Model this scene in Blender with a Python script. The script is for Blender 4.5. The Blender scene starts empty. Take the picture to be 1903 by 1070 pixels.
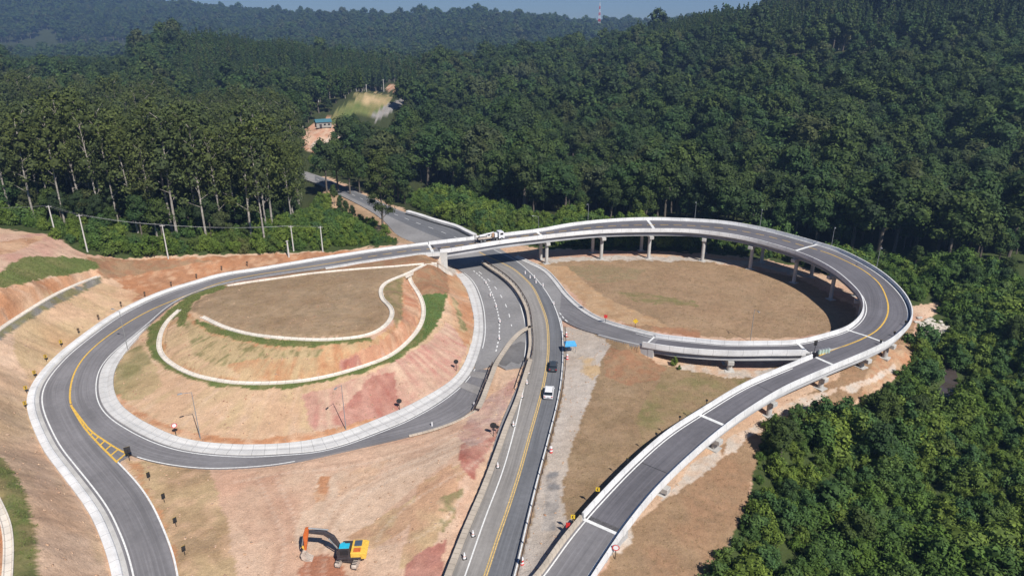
import bpy, bmesh, math, random
import numpy as np
from mathutils import Vector, Matrix
from mathutils.geometry import tessellate_polygon

random.seed(7); RNG = np.random.default_rng(7)
SC = bpy.context.scene
COL = SC.collection
H = 68.0; P = math.radians(21.0); F = 1269.0; CX = 951.5; CY = 535.0
cP, sP = math.cos(P), math.sin(P)

# ---------------------------------------------------------------- geometry helpers
def U(px, py, z=0.0):
    """point of the ground plane of height z seen at a photo pixel"""
    v = (py - CY) / F
    Z = (H - z) / (sP + v * cP)
    Y = Z * (cP - v * sP)
    return np.array([(px - CX) / F * Z, Y, z])
def UY(px, py, Y):
    v = (py - CY) / F
    Z = Y / (cP - v * sP)
    return np.array([(px - CX) / F * Z, Y, H - Z * (sP + v * cP)])
def proj(X, Y, z):
    Z = Y * cP + (H - z) * sP
    Z = np.where(Z < 1, 1, Z)
    v = (-Y * sP + (H - z) * cP) / Z
    return CX + F * X / Z, CY + F * v, Z

def crom(P_, step=1.0):
    P_ = np.asarray(P_, float); n = len(P_)
    if n == 2:
        L = np.linalg.norm(P_[1] - P_[0]); m = max(2, int(L / step) + 1)
        t = np.linspace(0, 1, m)[:, None]; return P_[0] * (1 - t) + P_[1] * t
    out = []
    for i in range(n - 1):
        p1, p2 = P_[i], P_[i + 1]
        p0 = P_[i - 1] if i > 0 else 2 * p1 - p2
        p3 = P_[i + 2] if i + 2 < n else 2 * p2 - p1
        t = np.linspace(0, 1, 12, endpoint=False)[:, None]
        # centripetal-ish tension to avoid overshoot
        d = np.linalg.norm(p2 - p1)
        m1 = (p2 - p0); m1 = m1 / (np.linalg.norm(m1) + 1e-9) * d
        m2 = (p3 - p1); m2 = m2 / (np.linalg.norm(m2) + 1e-9) * d
        out.append((2*t**3-3*t**2+1)*p1 + (t**3-2*t**2+t)*m1 + (-2*t**3+3*t**2)*p2 + (t**3-t**2)*m2)
    out.append(P_[-1][None]); C = np.vstack(out)
    return resample(C, step)
def resample(C, step):
    s = np.r_[0, np.cumsum(np.linalg.norm(np.diff(C, axis=0), axis=1))]
    m = max(2, int(round(s[-1] / step)) + 1); t = np.linspace(0, s[-1], m)
    return np.stack([np.interp(t, s, C[:, k]) for k in range(C.shape[1])], 1)
def smooth(C, sig):
    if sig <= 0: return C
    r = int(sig * 3); k = np.exp(-.5 * (np.arange(-r, r + 1) / sig) ** 2); k /= k.sum()
    out = C.copy()
    for a in range(C.shape[1]):
        x = C[:, a]; left = 2 * x[0] - x[1:r + 1][::-1] if len(x) > r else np.full(r, x[0])
        right = 2 * x[-1] - x[-r - 1:-1][::-1] if len(x) > r else np.full(r, x[-1])
        out[:, a] = np.convolve(np.r_[left, x, right], k, 'valid')
    return out
def nearest(A, B):
    """index into B nearest (xy) for each of A"""
    out = np.empty(len(A), int)
    for i in range(0, len(A), 400):
        d = ((A[i:i+400, None, :2] - B[None, :, :2]) ** 2).sum(2); out[i:i+400] = d.argmin(1)
    return out
def curve_px(pts, step=1.0, sig=2.0):
    """photo-traced points with explicit z -> smooth world curve"""
    return smooth(crom([U(*p) for p in pts], step), sig)
def edge_px(pts, spine, step=1.0, sig=2.0):
    """photo-traced points whose height follows the nearest point of a spine"""
    z = np.full(len(pts), 4.0)
    for _ in range(8):
        W = np.array([U(p[0], p[1], zz) for p, zz in zip(pts, z)])
        z = spine[nearest(W, spine), 2]
    C = smooth(crom(W, step), sig)
    return C
def tang(C):
    T = np.gradient(C, axis=0); T[:, 2] = 0
    return T / (np.linalg.norm(T, axis=1)[:, None] + 1e-9)
def offset(C, d, dz=0.0):
    """+d = to the right of the travel direction"""
    T = tang(C); N = np.stack([T[:, 1], -T[:, 0], np.zeros(len(T))], 1)
    O = C + N * d; O[:, 2] += dz; return O
def arclen(C):
    return np.r_[0, np.cumsum(np.linalg.norm(np.diff(C[:, :2], axis=0), axis=1))]

# ---------------------------------------------------------------- mesh helpers
def mesh_obj(name, verts, faces, mat, parent=None, uv=None, smooth_=False, mats=None, fm=None):
    me = bpy.data.meshes.new(name)
    me.from_pydata([tuple(map(float, v)) for v in verts], [], [tuple(f) for f in faces])
    if uv is not None:
        l = me.uv_layers.new(name='UVMap'); vi = np.empty(len(me.loops), np.int32); me.loops.foreach_get('vertex_index', vi)
        l.data.foreach_set('uv', np.asarray(uv, np.float32)[vi].ravel())
    for m in (mats or [mat]): me.materials.append(m)
    if fm is not None: me.polygons.foreach_set('material_index', fm)
    if smooth_: me.polygons.foreach_set('use_smooth', [True] * len(me.polygons))
    me.update()
    o = bpy.data.objects.new(name, me); COL.objects.link(o)
    if parent: o.parent = parent
    return o
class MB:
    def __init__(s): s.v = []; s.f = []
    def add(s, vs, fs):
        b = len(s.v); s.v += [tuple(map(float, v)) for v in vs]; s.f += [tuple(b + i for i in f) for f in fs]; return s
    def box(s, c, d, rz=0, M=None):
        vs = [Vector((x*d[0]/2, y*d[1]/2, z*d[2]/2)) for z in (-1, 1) for y in (-1, 1) for x in (-1, 1)]
        R = Matrix.Rotation(rz, 3, 'Z') if M is None else M
        vs = [R @ v + Vector(c) for v in vs]
        return s.add(vs, [(0,2,3,1),(4,5,7,6),(0,1,5,4),(2,6,7,3),(0,4,6,2),(1,3,7,5)])
    def taper(s, c, d0, d1, h, off=(0, 0)):
        """box with bottom size d0, top size d1, base centre c"""
        vs = [(c[0]+x*d0[0]/2, c[1]+y*d0[1]/2, c[2]) for y in (-1, 1) for x in (-1, 1)] + \
             [(c[0]+off[0]+x*d1[0]/2, c[1]+off[1]+y*d1[1]/2, c[2]+h) for y in (-1, 1) for x in (-1, 1)]
        return s.add(vs, [(0,2,3,1),(4,5,7,6),(0,1,5,4),(2,6,7,3),(0,4,6,2),(1,3,7,5)])
    def tube(s, a, b, r0, r1=None, n=8, caps=True):
        a, b = Vector(a), Vector(b); r1 = r0 if r1 is None else r1
        d = (b - a).normalized(); u = d.orthogonal().normalized(); w = d.cross(u)
        vs = [a + (u*math.cos(2*math.pi*i/n) + w*math.sin(2*math.pi*i/n))*r0 for i in range(n)] + \
             [b + (u*math.cos(2*math.pi*i/n) + w*math.sin(2*math.pi*i/n))*r1 for i in range(n)]
        fs = [(i, (i+1) % n, n+(i+1) % n, n+i) for i in range(n)]
        if caps: fs += [tuple(range(n-1, -1, -1)), tuple(range(n, 2*n))]
        return s.add(vs, fs)
    def prism(s, poly, y0, y1):
        """polygon in xz extruded in y"""
        n = len(poly); vs = [(x, y0, z) for x, z in poly] + [(x, y1, z) for x, z in poly]
        return s.add(vs, [(i, (i+1) % n, n+(i+1) % n, n+i) for i in range(n)] + [tuple(range(n-1, -1, -1)), tuple(range(n, 2*n))])
    def build(s, name, mat, parent=None, smooth_=False): 
        return mesh_obj(name, s.v, s.f, mat, parent, smooth_=smooth_)
def tag(o, label=None, cat=None, group=None, kind=None):
    if label: o['label'] = label
    if cat: o['category'] = cat
    if group: o['group'] = group
    if kind: o['kind'] = kind
    return o
def empty(name, loc=(0, 0, 0), rz=0, label=None, cat=None, group=None):
    o = bpy.data.objects.new(name, None); COL.objects.link(o)
    o.empty_display_size = .3
    o.location = tuple(float(c) for c in loc); o.rotation_euler = (0, 0, rz)
    return tag(o, label, cat, group)
def copy_tree(o, parent=None):
    c = o.copy(); COL.objects.link(c); c.parent = parent
    for ch in list(o.children): copy_tree(ch, c)
    return c
def ribbon(name, A, B, mat, parent=None, dz=0.0, thick=0.0, u0=0.0):
    """surface between two paired curves, optional side skirts"""
    n = len(A); s = arclen((A + B) / 2) + u0; w = np.linalg.norm((B - A)[:, :2], axis=1)
    A = A + [0, 0, dz]; B = B + [0, 0, dz]
    vs = [*A, *B]; uv = [*np.stack([s, 0*s], 1), *np.stack([s, w], 1)]
    fs = [(i, i+1, n+i+1, n+i) for i in range(n-1)]
    if thick:
        k = len(vs); vs += [*(A - [0, 0, thick]), *(B - [0, 0, thick])]; uv += uv[:2*n]
        fs += [(i, k+i, k+i+1, i+1) for i in range(n-1)] + [(n+i+1, k+n+i+1, k+n+i, n+i) for i in range(n-1)]
        fs += [(0, n, k+n, k), (n-1, k+n-1, k+2*n-1, 2*n-1)]
        if thick > 0: fs += [(k+i+1, k+i, k+n+i, k+n+i+1) for i in range(n-1)]
    return mesh_obj(name, vs, fs, mat, parent, uv=uv)
def extrude(name, C, prof, mat, parent=None, closed=True):
    """sweep a (right offset, up) profile along a curve"""
    T = tang(C); N = np.stack([T[:, 1], -T[:, 0], np.zeros(len(T))], 1); s = arclen(C)
    m = len(prof); vs = []; uv = []
    for i in range(len(C)):
        for k, (a, b) in enumerate(prof):
            vs.append(C[i] + N[i]*a + [0, 0, b]); uv.append((s[i], k*.3))
    fs = []
    for i in range(len(C)-1):
        for k in range(m if closed else m-1):
            fs.append((i*m+k, i*m+(k+1) % m, (i+1)*m+(k+1) % m, (i+1)*m+k))
    if closed: fs += [tuple(range(m-1, -1, -1)), tuple((len(C)-1)*m + k for k in range(m))]
    return mesh_obj(name, vs, fs, mat, parent, uv=uv)
def stripe(name, C, w, mat, parent=None, dz=.012, dash=None, phase=0):
    A, B = offset(C, -w/2, dz), offset(C, w/2, dz)
    if dash is None: return ribbon(name, A, B, mat, parent)
    s = arclen(C); vs = []; fs = []
    on, off = dash; t = phase
    while t < s[-1]:
        q = np.linspace(t, min(t+on, s[-1]), 4); b = len(vs)
        for qq in q:
            vs.append([np.interp(qq, s, A[:, k]) for k in range(3)]); vs.append([np.interp(qq, s, B[:, k]) for k in range(3)])
        for i in range(3): fs.append((b+2*i, b+2*i+2, b+2*i+3, b+2*i+1))
        t += on + off
    return mesh_obj(name, vs, fs, mat, parent)

# ---------------------------------------------------------------- noise
def _hash(ix, iy, seed):
    h = (ix.astype(np.int64) * 374761393 + iy.astype(np.int64) * 668265263 + seed * 1442695041) & 0x7fffffff
    h = ((h ^ (h >> 13)) * 1274126177) & 0x7fffffff
    return ((h ^ (h >> 16)) & 0xffff) / 65535.0
def vnoise(x, y, seed=0):
    ix, iy = np.floor(x), np.floor(y); fx, fy = x-ix, y-iy
    fx = fx*fx*(3-2*fx); fy = fy*fy*(3-2*fy)
    a, b = _hash(ix, iy, seed), _hash(ix+1, iy, seed); c, d = _hash(ix, iy+1, seed), _hash(ix+1, iy+1, seed)
    return (a*(1-fx)+b*fx)*(1-fy) + (c*(1-fx)+d*fx)*fy
def fbm(x, y, seed=0, o=4):
    r = 0; a = .5; t = 0
    for k in range(o): r = r + a*vnoise(x*2**k, y*2**k, seed+k*17); t += a; a *= .5
    return r / t
def inpoly(px, py, poly):
    poly = np.asarray(poly, float); r = np.zeros(px.shape, bool); n = len(poly)
    idx = np.where((px >= poly[:, 0].min()) & (px <= poly[:, 0].max()) & (py >= poly[:, 1].min()) & (py <= poly[:, 1].max()))[0]
    x, y = px[idx], py[idx]; q = np.zeros(len(idx), bool)
    for i in range(n):
        x0, y0 = poly[i]; x1, y1 = poly[(i+1) % n]
        if y0 == y1: continue
        c = ((y0 > y) != (y1 > y)) & (x < (x1-x0)*(y-y0)/(y1-y0)+x0); q ^= c
    r[idx] = q; return r

# ---------------------------------------------------------------- materials
def nodes(name):
    m = bpy.data.materials.new(name); m.use_nodes = True; nt = m.node_tree
    return m, nt, nt.nodes['Principled BSDF']
def N_(nt, t, **kw):
    n = nt.nodes.new(t)
    for k, v in kw.items():
        if k.startswith('i_'): n.inputs[k[2:].replace('_', ' ')].default_value = v
        else: setattr(n, k, v)
    return n
def mixc(nt, fac, a, b, mode='MIX'):
    n = nt.nodes.new('ShaderNodeMix'); n.data_type = 'RGBA'; n.blend_type = mode
    for s, v in ((0, fac), (6, a), (7, b)):
        if hasattr(v, 'is_linked'): nt.links.new(v, n.inputs[s])
        else: n.inputs[s].default_value = v if s == 0 else (*v, 1) if len(v) == 3 else v
    return n.outputs[2]
def ramp(nt, src, lo, hi, c0=0., c1=1.):
    n = nt.nodes.new('ShaderNodeMapRange'); n.inputs[1].default_value = lo; n.inputs[2].default_value = hi
    n.inputs[3].default_value = c0; n.inputs[4].default_value = c1; nt.links.new(src, n.inputs[0]); return n.outputs[0]
def math_(nt, op, a, b=None, c=None):
    n = nt.nodes.new('ShaderNodeMath'); n.operation = op
    for i, v in enumerate((a, b, c)):
        if v is None: continue
        if hasattr(v, 'is_linked'): nt.links.new(v, n.inputs[i])
        else: n.inputs[i].default_value = v
    return n.outputs[0]
def noise(nt, scale, detail=4, vec=None, rough=.55):
    n = N_(nt, 'ShaderNodeTexNoise'); n.inputs['Scale'].default_value = scale; n.inputs['Detail'].default_value = detail
    n.inputs['Roughness'].default_value = rough
    if vec is None:
        g = nt.nodes.new('ShaderNodeNewGeometry'); vec = g.outputs['Position']
    nt.links.new(vec, n.inputs['Vector']); return n.outputs['Fac']
def bump(nt, b, h, strength=.3, dist=.1):
    n = N_(nt, 'ShaderNodeBump'); n.inputs['Strength'].default_value = strength; n.inputs['Distance'].default_value = dist
    nt.links.new(h, n.inputs['Height']); nt.links.new(n.outputs[0], b.inputs['Normal'])
def flat(name, col, rough=.6, metal=0., var=.12, scale=3.):
    m, nt, b = nodes(name); b.inputs['Roughness'].default_value = rough; b.inputs['Metallic'].default_value = metal
    c = mixc(nt, ramp(nt, noise(nt, scale), .35, .65), [x*(1-var) for x in col], [min(1, x*(1+var)) for x in col])
    nt.links.new(c, b.inputs['Base Color']); return m
def asphalt(name, col, track=True, patch=.2):
    m, nt, b = nodes(name); b.inputs['Roughness'].default_value = .85; b.inputs['Specular IOR Level'].default_value = .25
    n1 = noise(nt, .09, 5); n2 = noise(nt, 1.3, 5); n3 = noise(nt, 14, 3)
    c = mixc(nt, ramp(nt, n1, .35, .68), [x*(1-patch) for x in col], [x*(1+patch*.8) for x in col])
    c = mixc(nt, ramp(nt, n2, .3, .7), c, (1.18, 1.17, 1.15), 'MULTIPLY') if False else mixc(nt, .35, c, mixc(nt, ramp(nt, n2, .3, .7), [x*.75 for x in col], [x*1.35 for x in col]))
    c = mixc(nt, math_(nt, 'MULTIPLY', ramp(nt, n3, .55, .75), .35), c, [x*1.7 for x in col])
    if track:   # tyre-worn strips running along the road
        uv = N_(nt, 'ShaderNodeUVMap'); mp = N_(nt, 'ShaderNodeMapping'); nt.links.new(uv.outputs[0], mp.inputs[0]); mp.inputs['Scale'].default_value = (.02, 1.1, 1)
        t = noise(nt, 1.0, 3, mp.outputs[0]); c = mixc(nt, math_(nt, 'MULTIPLY', ramp(nt, t, .42, .66), .55), c, [x*.58 for x in col])
        mp2 = N_(nt, 'ShaderNodeMapping'); nt.links.new(uv.outputs[0], mp2.inputs[0]); mp2.inputs['Scale'].default_value = (.05, 3.5, 1)
        t = noise(nt, 1.0, 2, mp2.outputs[0]); c = mixc(nt, math_(nt, 'MULTIPLY', ramp(nt, t, .5, .68), .35), c, [x*1.5 for x in col])
    nt.links.new(c, b.inputs['Base Color']); bump(nt, b, n3, .25, .02); return m
def concrete(name, col, joint=0., stain=.25):
    m, nt, b = nodes(name); b.inputs['Roughness'].default_value = .8; b.inputs['Specular IOR Level'].default_value = .3
    n1 = noise(nt, .35, 6); n2 = noise(nt, 3.2, 5)
    c = mixc(nt, ramp(nt, n1, .42, .72), col, [x*(1-stain) for x in col])
    c = mixc(nt, math_(nt, 'MULTIPLY', ramp(nt, n2, .5, .75), .45), c, [col[0]*.7, col[1]*.68, col[2]*.63])
    if joint:
        uv = N_(nt, 'ShaderNodeUVMap'); s = N_(nt, 'ShaderNodeSeparateXYZ'); nt.links.new(uv.outputs[0], s.inputs[0])
        fr = math_(nt, 'FRACT', math_(nt, 'DIVIDE', s.outputs[0], joint))
        c = mixc(nt, math_(nt, 'MULTIPLY', math_(nt, 'LESS_THAN', fr, .10/joint), .55), c, [x*.35 for x in col])
    nt.links.new(c, b.inputs['Base Color']); bump(nt, b, n2, .15, .03); return m

M_ramp = asphalt('ramp_asphalt', (.185, .178, .184), patch=.3); M_deck = asphalt('deck_asphalt', (.135, .130, .142), patch=.3)
M_hwy = asphalt('highway_asphalt', (.235, .228, .226), track=False, patch=.28)
M_lane = asphalt('lane_asphalt', (.145, .148, .158))
M_patch = asphalt('patch_asphalt', (.15, .145, .145), track=False, patch=.5)
M_white = concrete('white_concrete', (.70, .695, .69), joint=3.0, stain=.24)
M_conc = concrete('grey_concrete', (.50, .485, .46), joint=0, stain=.28)
M_band = concrete('drain_concrete', (.57, .56, .545), joint=2.0, stain=.2)
M_kerb = concrete('kerb_concrete', (.50, .43, .35), joint=1.0, stain=.3)
M_chan = concrete('channel_concrete', (.70, .64, .56), joint=1.5, stain=.25)
M_gird = concrete('girder_concrete', (.36, .36, .37), stain=.2)
M_wline = flat('white_paint', (.70, .70, .68), .6, var=.15)
M_yfade = flat('faded_yellow_paint', (.56, .39, .15), .7, var=.3); M_yline = flat('yellow_paint', (.66, .41, .07), .6, var=.2)
M_rust = flat('rusty_steel', (.075, .05, .04), .7, var=.35)
M_galv = flat('galvanised_steel', (.28, .29, .30), .5, .3)
M_post = flat('pole_concrete', (.52, .50, .47), .8)
M_black = flat('black_rubber', (.018, .018, .018), .7)
M_sback = flat('sign_back', (.025, .024, .026), .6)
M_yel = flat('sign_yellow', (.75, .50, .03), .5, var=.05)
M_red = flat('sign_red', (.60, .04, .035), .5, var=.05)
M_orange = flat('machine_orange', (.55, .13, .03), .45, var=.15)
M_myel = flat('machine_yellow', (.72, .45, .07), .45, var=.15)
M_mdark = flat('machine_dark', (.045, .04, .045), .55, var=.3)
M_cyan = flat('cyan_paint', (.03, .42, .60), .4, var=.08)
M_dust = flat('dusty_steel', (.45, .38, .32), .85, var=.25)
M_glass = flat('dark_glass', (.02, .025, .03), .08, var=.0)
M_cwhite = flat('car_white', (.75, .75, .76), .25, var=.02)
M_cgrey = flat('car_graphite', (.045, .055, .065), .25, var=.05)
M_teal = flat('teal_roof', (.05, .15, .19), .6)
M_wall = flat('plaster_wall', (.30, .29, .27), .8)
M_blue = flat('blue_tarp', (.07, .33, .62), .5, var=.1)
M_brown = flat('boom_tan', (.42, .26, .16), .6, var=.3)
M_light = flat('lamp_lens', (.8, .8, .75), .3)
M_lred = flat('tail_lens', (.4, .01, .01), .3)
M_rock = flat('pale_rock', (.50, .46, .40), .9, var=.3)

# ================================================================ ROAD DATA (photo traces)
yel_ring = [(1557,647,4.3),(1585,637,4.6),(1604,629,4.8),(1630,614,5.2),(1646,594,5.6),(1651,577,6.0),(1649,558,6.4),(1636,529,7.0),
    (1620,513,7.3),(1598,498,7.7),(1572,485,8.0),(1541,471,8.2),(1515,463,8.4),(1487,455,8.5),(1461,448,8.6),(1414,436,8.8),(1350,425,9.0),
    (1281,419,9.0),(1202,418,9.0),(1122,421,9.0),(1059,428,8.9),(1000,435,8.7),(940,444,8.6),(868,454,8.4),(815,461,8.2),(768,465,8.0),
    (736,469,7.9),(700,475,7.8),(672,479,7.7),(609,490,7.3),(540,501,7.0),(480,510,6.6),(413,524,6.2),(349,548,5.8),(286,573,5.5),(238,599,5.2),
    (191,631,4.9),(159,660,4.6),(140,688,4.3),(132,712,4.0),(130,728,3.8),(131,752,3.6)]
leftleg = [(156,793,3.3),(183,824,3.1),(204,845,3.0),(218,859,2.9),(242,884,2.7),(263,909,2.6),(280,935,2.4),(297,970,2.2),(311,1004,2.0),(322,1035,1.9),(328,1067,1.7),(336,1120,1.5),(350,1220,1.2),(362,1330,1.0)]
rightleg = [(149,776,3.4),(169,800,3.2),(194,818,3.1),(214,831,3.0),(230,840,2.95),(249,849,2.9),(284,858,2.7),(328,866,2.4),(380,871,2.1),(432,870,1.9),
    (519,863,1.5),(588,849,1.1),(657,833,.8),(727,818,.5),(778,805,.3),(820,794,.15),(855,780,.05),(882,764,.0),(896,745,.0),(906,717,.0),(914,695,0),(921,675,.0)]
via_left = [(880,1215,.35),(930,1155,.6),(978,1100,.9),(1007,1067,1.2),(1049,1008,1.7),(1083,966,1.9),(1107,939,2.1),(1170,873,2.5),(1239,811,2.9),(1308,766,3.2),(1380,722,3.5),(1429,700,3.7),(1477,680,3.9),(1522,661,4.1)]
b_low = [(1040,590,.02),(1062,606,.1),(1091,615,.7),(1122,623,1.3),(1154,631,1.9),(1192,640,2.4),(1249,649,2.8),(1313,655,3.1),(1380,657,3.5),(1423,656,3.7),(1477,656,3.9),(1515,654,4.1)]
SP_out = curve_px(via_left + yel_ring + leftleg)
SP_in = curve_px(b_low + yel_ring + rightleg)

out_edge = [(985,1225),(1035,1158),(1075,1110),(1102,1067),(1128,1028),(1152,992),(1213,916),(1280,850),(1350,791),(1402,755),(1454,724),(1502,702),(1560,677),(1604,659),(1649,637),(1668,623),
    (1687,604),(1692,590),(1690,573),(1680,553),(1661,531),(1636,510),(1604,490),(1557,467),(1518,455),(1477,443),(1414,427),(1350,416),(1281,411),(1202,409),(1122,413),
    (1059,420),(1005,430),(940,438),(862,447),(769,458),(700,467),(672,471),(596,483),(514,497),(480,503),(413,513),(365,527),(318,541),(270,561),(222,586),(191,607),
    (159,631),(127,657),(102,683),(86,703),(75,724),(72,745),(77,769),(90,800),(107,832),(131,863),(156,894),(180,925),(200,956),(214,987),(228,1022),(239,1063),(250,1120),(266,1220),(280,1330)]
OUT = edge_px(out_edge, SP_out)
in_edge = [(1043,545),(1065,567),(1097,590),(1135,605),(1180,617),(1218,627),(1297,636),(1350,641),(1414,641),(1483,639),(1541,625),(1573,615),(1592,602),(1604,587),(1607,571),
    (1600,550),(1581,530),(1559,511),(1527,491),(1483,472),(1414,451),(1380,443),(1345,437),(1281,430),(1205,429),(1122,431),(1059,436),(1005,442),(937,450),(868,461),(815,469),
    (787,470),(736,477),(672,486),(609,497),(529,508),(480,516),(413,528),(381,537),(343,552),(311,572),(286,594),(251,624),(222,647),(200,669),(187,691),(183,717),(184,733),
    (190,752),(207,773),(235,792),(266,809),(301,824),(339,835),(380,841),(429,845),(480,846),(519,843),(588,838),(644,824),(692,806),(744,786),(789,763),(823,742),(851,720),(868,702),(879,685)]
IN = edge_px(in_edge, SP_in)

def pair(A, B):
    """for each point of A the partner on B, kept in order"""
    j = np.maximum.accumulate(nearest(A, B)); Q = smooth(B[j].astype(float), 2.5); return Q
OUT_S = pair(OUT, SP_out)      # spine partner of every outer-edge station
IN_S = pair(IN, SP_in)
def station(C, px, py, z):
    return int(nearest(np.array([U(px, py, z)]), C)[0])
# abutments (index ranges of the viaduct)
o0 = station(OUT, 1152, 992, 1.9); o1 = station(OUT, 800, 455, 8.2)
i0 = station(IN, 1214, 626, 2.5); i1 = station(IN, 818, 468, 8.2)
print('OUT', len(OUT), o0, o1, 'IN', len(IN), i0, i1, 'widths', np.linalg.norm((OUT-OUT_S)[::20], axis=1).round(1), np.linalg.norm((IN-IN_S)[::20], axis=1).round(1))

# ---- highway sheet (flat, z = 0)
hw_right = [(560,316),(599,329),(620,338),(655,353),(691,368),(724,383),(754,395),(799,409),(844,422),(880,438),(920,457),(945,472),(976,488),(1005,501),(1027,523),(1043,545),(1052,557)]
hw_right2 = [(1044,600),(1047,618),(1048,650),(1046,700),(1038,745),(1021,814),(1000,894),(980,977),(959,1067),(938,1150),(905,1265),(877,1360)]
hw_left = [(698,1360),(738,1265),(786,1150),(823,1067),(858,980),(889,907),(917,828),(931,786),(952,738),(966,707),(984,669)]
hw_left2 = [(968,682),(940,686),(921,676),(880,690),(890,653),(897,627),(898,602),(895,571),(885,539),(872,517),(858,505),(846,497),(828,487),(800,466),(778,454),(740,438),(715,412),(691,394),(655,374),(620,357),(590,342),(545,325)]
def flatc(pts, z=0, step=1.5, sig=1.2): return curve_px([(a, b, z) for a, b in pts], step, sig)
HR, HR2, HL, HL2a = flatc(hw_right), flatc(hw_right2), flatc(hw_left), flatc(hw_left2[3:])
hw_poly = np.vstack([HR, HR2, HL, [U(a, b, 0) for a, b in hw_left2[:3]], HL2a])
tri = tessellate_polygon([[Vector((p[0], p[1], 0)) for p in hw_poly]])
hwy = mesh_obj('highway_road', hw_poly, [tuple(t) for t in tri], M_hwy); tag(hwy, kind='structure')
me = hwy.data; me.clear_geometry()
nv = len(hw_poly); vs = [tuple(p) for p in hw_poly] + [tuple(p - [0, 0, .5]) for p in hw_poly]
fs = []
for t in tri:
    a, b, c = (Vector(vs[k]) for k in t)
    fs.append(tuple(t) if (b-a).cross(c-a).z > 0 else tuple(t)[::-1])
fs += [(i, (i+1) % nv, nv+(i+1) % nv, nv+i) for i in range(nv)]
me.from_pydata(vs, [], fs); me.update()

# newer dark lane: between yellow line and right edge of the two-way carriageway
yel_h = [(880,462),(905,476),(930,487),(950,497),(964,507),(989,532),(1005,564),(1016,596),(1019,628),(1018,666),(1012,705),(1004,740),(986,804),(966,876),(945,942),(921,1011),(903,1067),(880,1130),(840,1245),(802,1350)]
wr_h = [(895,452),(930,470),(960,485),(986,507),(1005,528),(1024,556),(1037,586),(1044,615),(1046,650),(1043,700),(1036,745),(1019,814),(998,894),(978,977),(957,1067),(936,1140),(902,1260),(875,1352)]
wl_h = [(984,669),(978,700),(969,740),(959,786),(935,873),(900,966),(865,1067),(840,1135),(797,1250),(758,1352)]
YH, WR, WL = flatc(yel_h, step=1, sig=2), flatc(wr_h, step=1, sig=2), flatc(wl_h, step=1, sig=2)
WRp = pair(YH, WR)
tag(ribbon('main_lane_road', YH, WRp, M_lane, dz=.006), kind='structure')
# left half of the main carriageway, slightly different wear
ml = flatc([(913,498),(932,510),(957,532),(976,561),(984,583),(989,612),(991,644),(984,672),(976,705),(962,745),(943,790),(927,835),(899,909),(868,980),(835,1064),(815,1120),(765,1245),(722,1352)], step=1, sig=2)
tag(ribbon('worn_lane_road', YH, pair(YH, ml), asphalt('worn_asphalt', (.25, .235, .22)), dz=.004), kind='structure')
# far carriageway beyond the bridge
fa = flatc([(880,440),(844,424),(799,411),(754,397),(724,386),(691,370),(655,355),(620,340),(585,326)], step=1.5)
fb = flatc([(830,447),(799,436),(760,419),(730,405),(700,390),(655,368),(620,351),(585,336)], step=1.5)
tag(ribbon('far_lane_road', fa, pair(fa, fb), M_lane, dz=.006), kind='structure')
# dark asphalt patch beside the gore
pt = np.array([U(a, b, .01) for a, b in [(926,672),(936,657),(948,642),(968,634),(984,640),(987,655),(978,668),(964,676),(950,672),(940,680),(930,678)]])
ptri = tessellate_polygon([[Vector(p) for p in pt]])
tag(mesh_obj('patched_road', pt, [t if (Vector(pt[t[1]])-Vector(pt[t[0]])).cross(Vector(pt[t[2]])-Vector(pt[t[0]])).z > 0 else t[::-1] for t in ptri], M_patch), kind='structure')

# ================================================================ TERRAIN
CP = []      # control points (X, Y, z)
def cp(*pts): CP.extend(U(*p) for p in pts)
def cpw(*pts): CP.extend(np.array(p, float) for p in pts)
def cpc(hc, *pts):
    for p in pts:
        w = UY(*p); w[2] -= hc; CP.append(w)
# at-grade road edges
def add_edge(C, step, dz=-.12): CP.extend(C[::step] + [0, 0, dz])
band_w = 2.3
add_edge(offset(OUT, 1.8)[o1+4:], 4); add_edge(OUT_S[o1+4:], 6)
add_edge(OUT[:max(o0-4, 1)], 4, -.3); add_edge(OUT_S[:max(o0-4, 1)], 4, -.3)
add_edge(IN[i1+3:], 6); add_edge(IN_S[i1+150:], 4)
add_edge(IN[:i0-14], 4, -.15); add_edge(IN_S[:i0-14], 4, -.15)
for C in (HR, HR2, HL, HL2a): add_edge(C, 4, -.1)
add_edge(YH, 8, -.1)
# mound: top rim, upper slope, bench, lower slope
chan1 = [(375,588),(413,606),(445,616),(480,623),(545,629),(602,631),(656,627),(685,622),(710,610),(726,593),(729,577),(722,566),(711,556),(708,536),(720,523),(755,509),(777,498),(790,491)]
chan2 = [(334,575),(316,591),(303,609),(296,631),(297,652),(311,670),(349,692),(388,703),(445,711),(529,710),(593,702),(656,686),(720,663),(752,640),(777,612),(787,586),(785,561),(774,539),(762,522),(760,507)]
c2z = [6.3,6.1,6.0,5.9,5.7,5.6,5.5,5.5,5.5,5.5,5.5,5.5,5.5,5.5,5.5,5.6,5.8,6.4,7.2,8.0]
chan_back = [(422,531),(450,526),(514,517),(577,508),(672,499),(730,495),(787,490)]
for p in chan1: cp((*p, 9.4 if p[1] > 560 else 8.8 if p[1] > 505 else 8.3))
for p, z in zip(chan2, c2z): cp((*p, z-.05))
for p in [(365,602),(413,619),(445,628),(480,635),(545,640),(602,642),(656,638),(692,632),(724,617),(742,592),(742,570)]: cp((*p, 9.2))
cp((740,545,8.9),(740,525,8.8),(765,500,8.4))
for a, b, z in [(834,545,6.0),(829,577,5.5),(811,609,5.3),(781,642,5.2),(737,673,5.2),(672,697,5.2),(593,714,5.2),(529,723,5.2),(445,724,5.2),(388,717,5.2),(349,707,5.3),(310,690,5.4),(283,667,5.5),(268,640,5.5),(268,615,5.6)]: cp((a, b, z))
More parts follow.
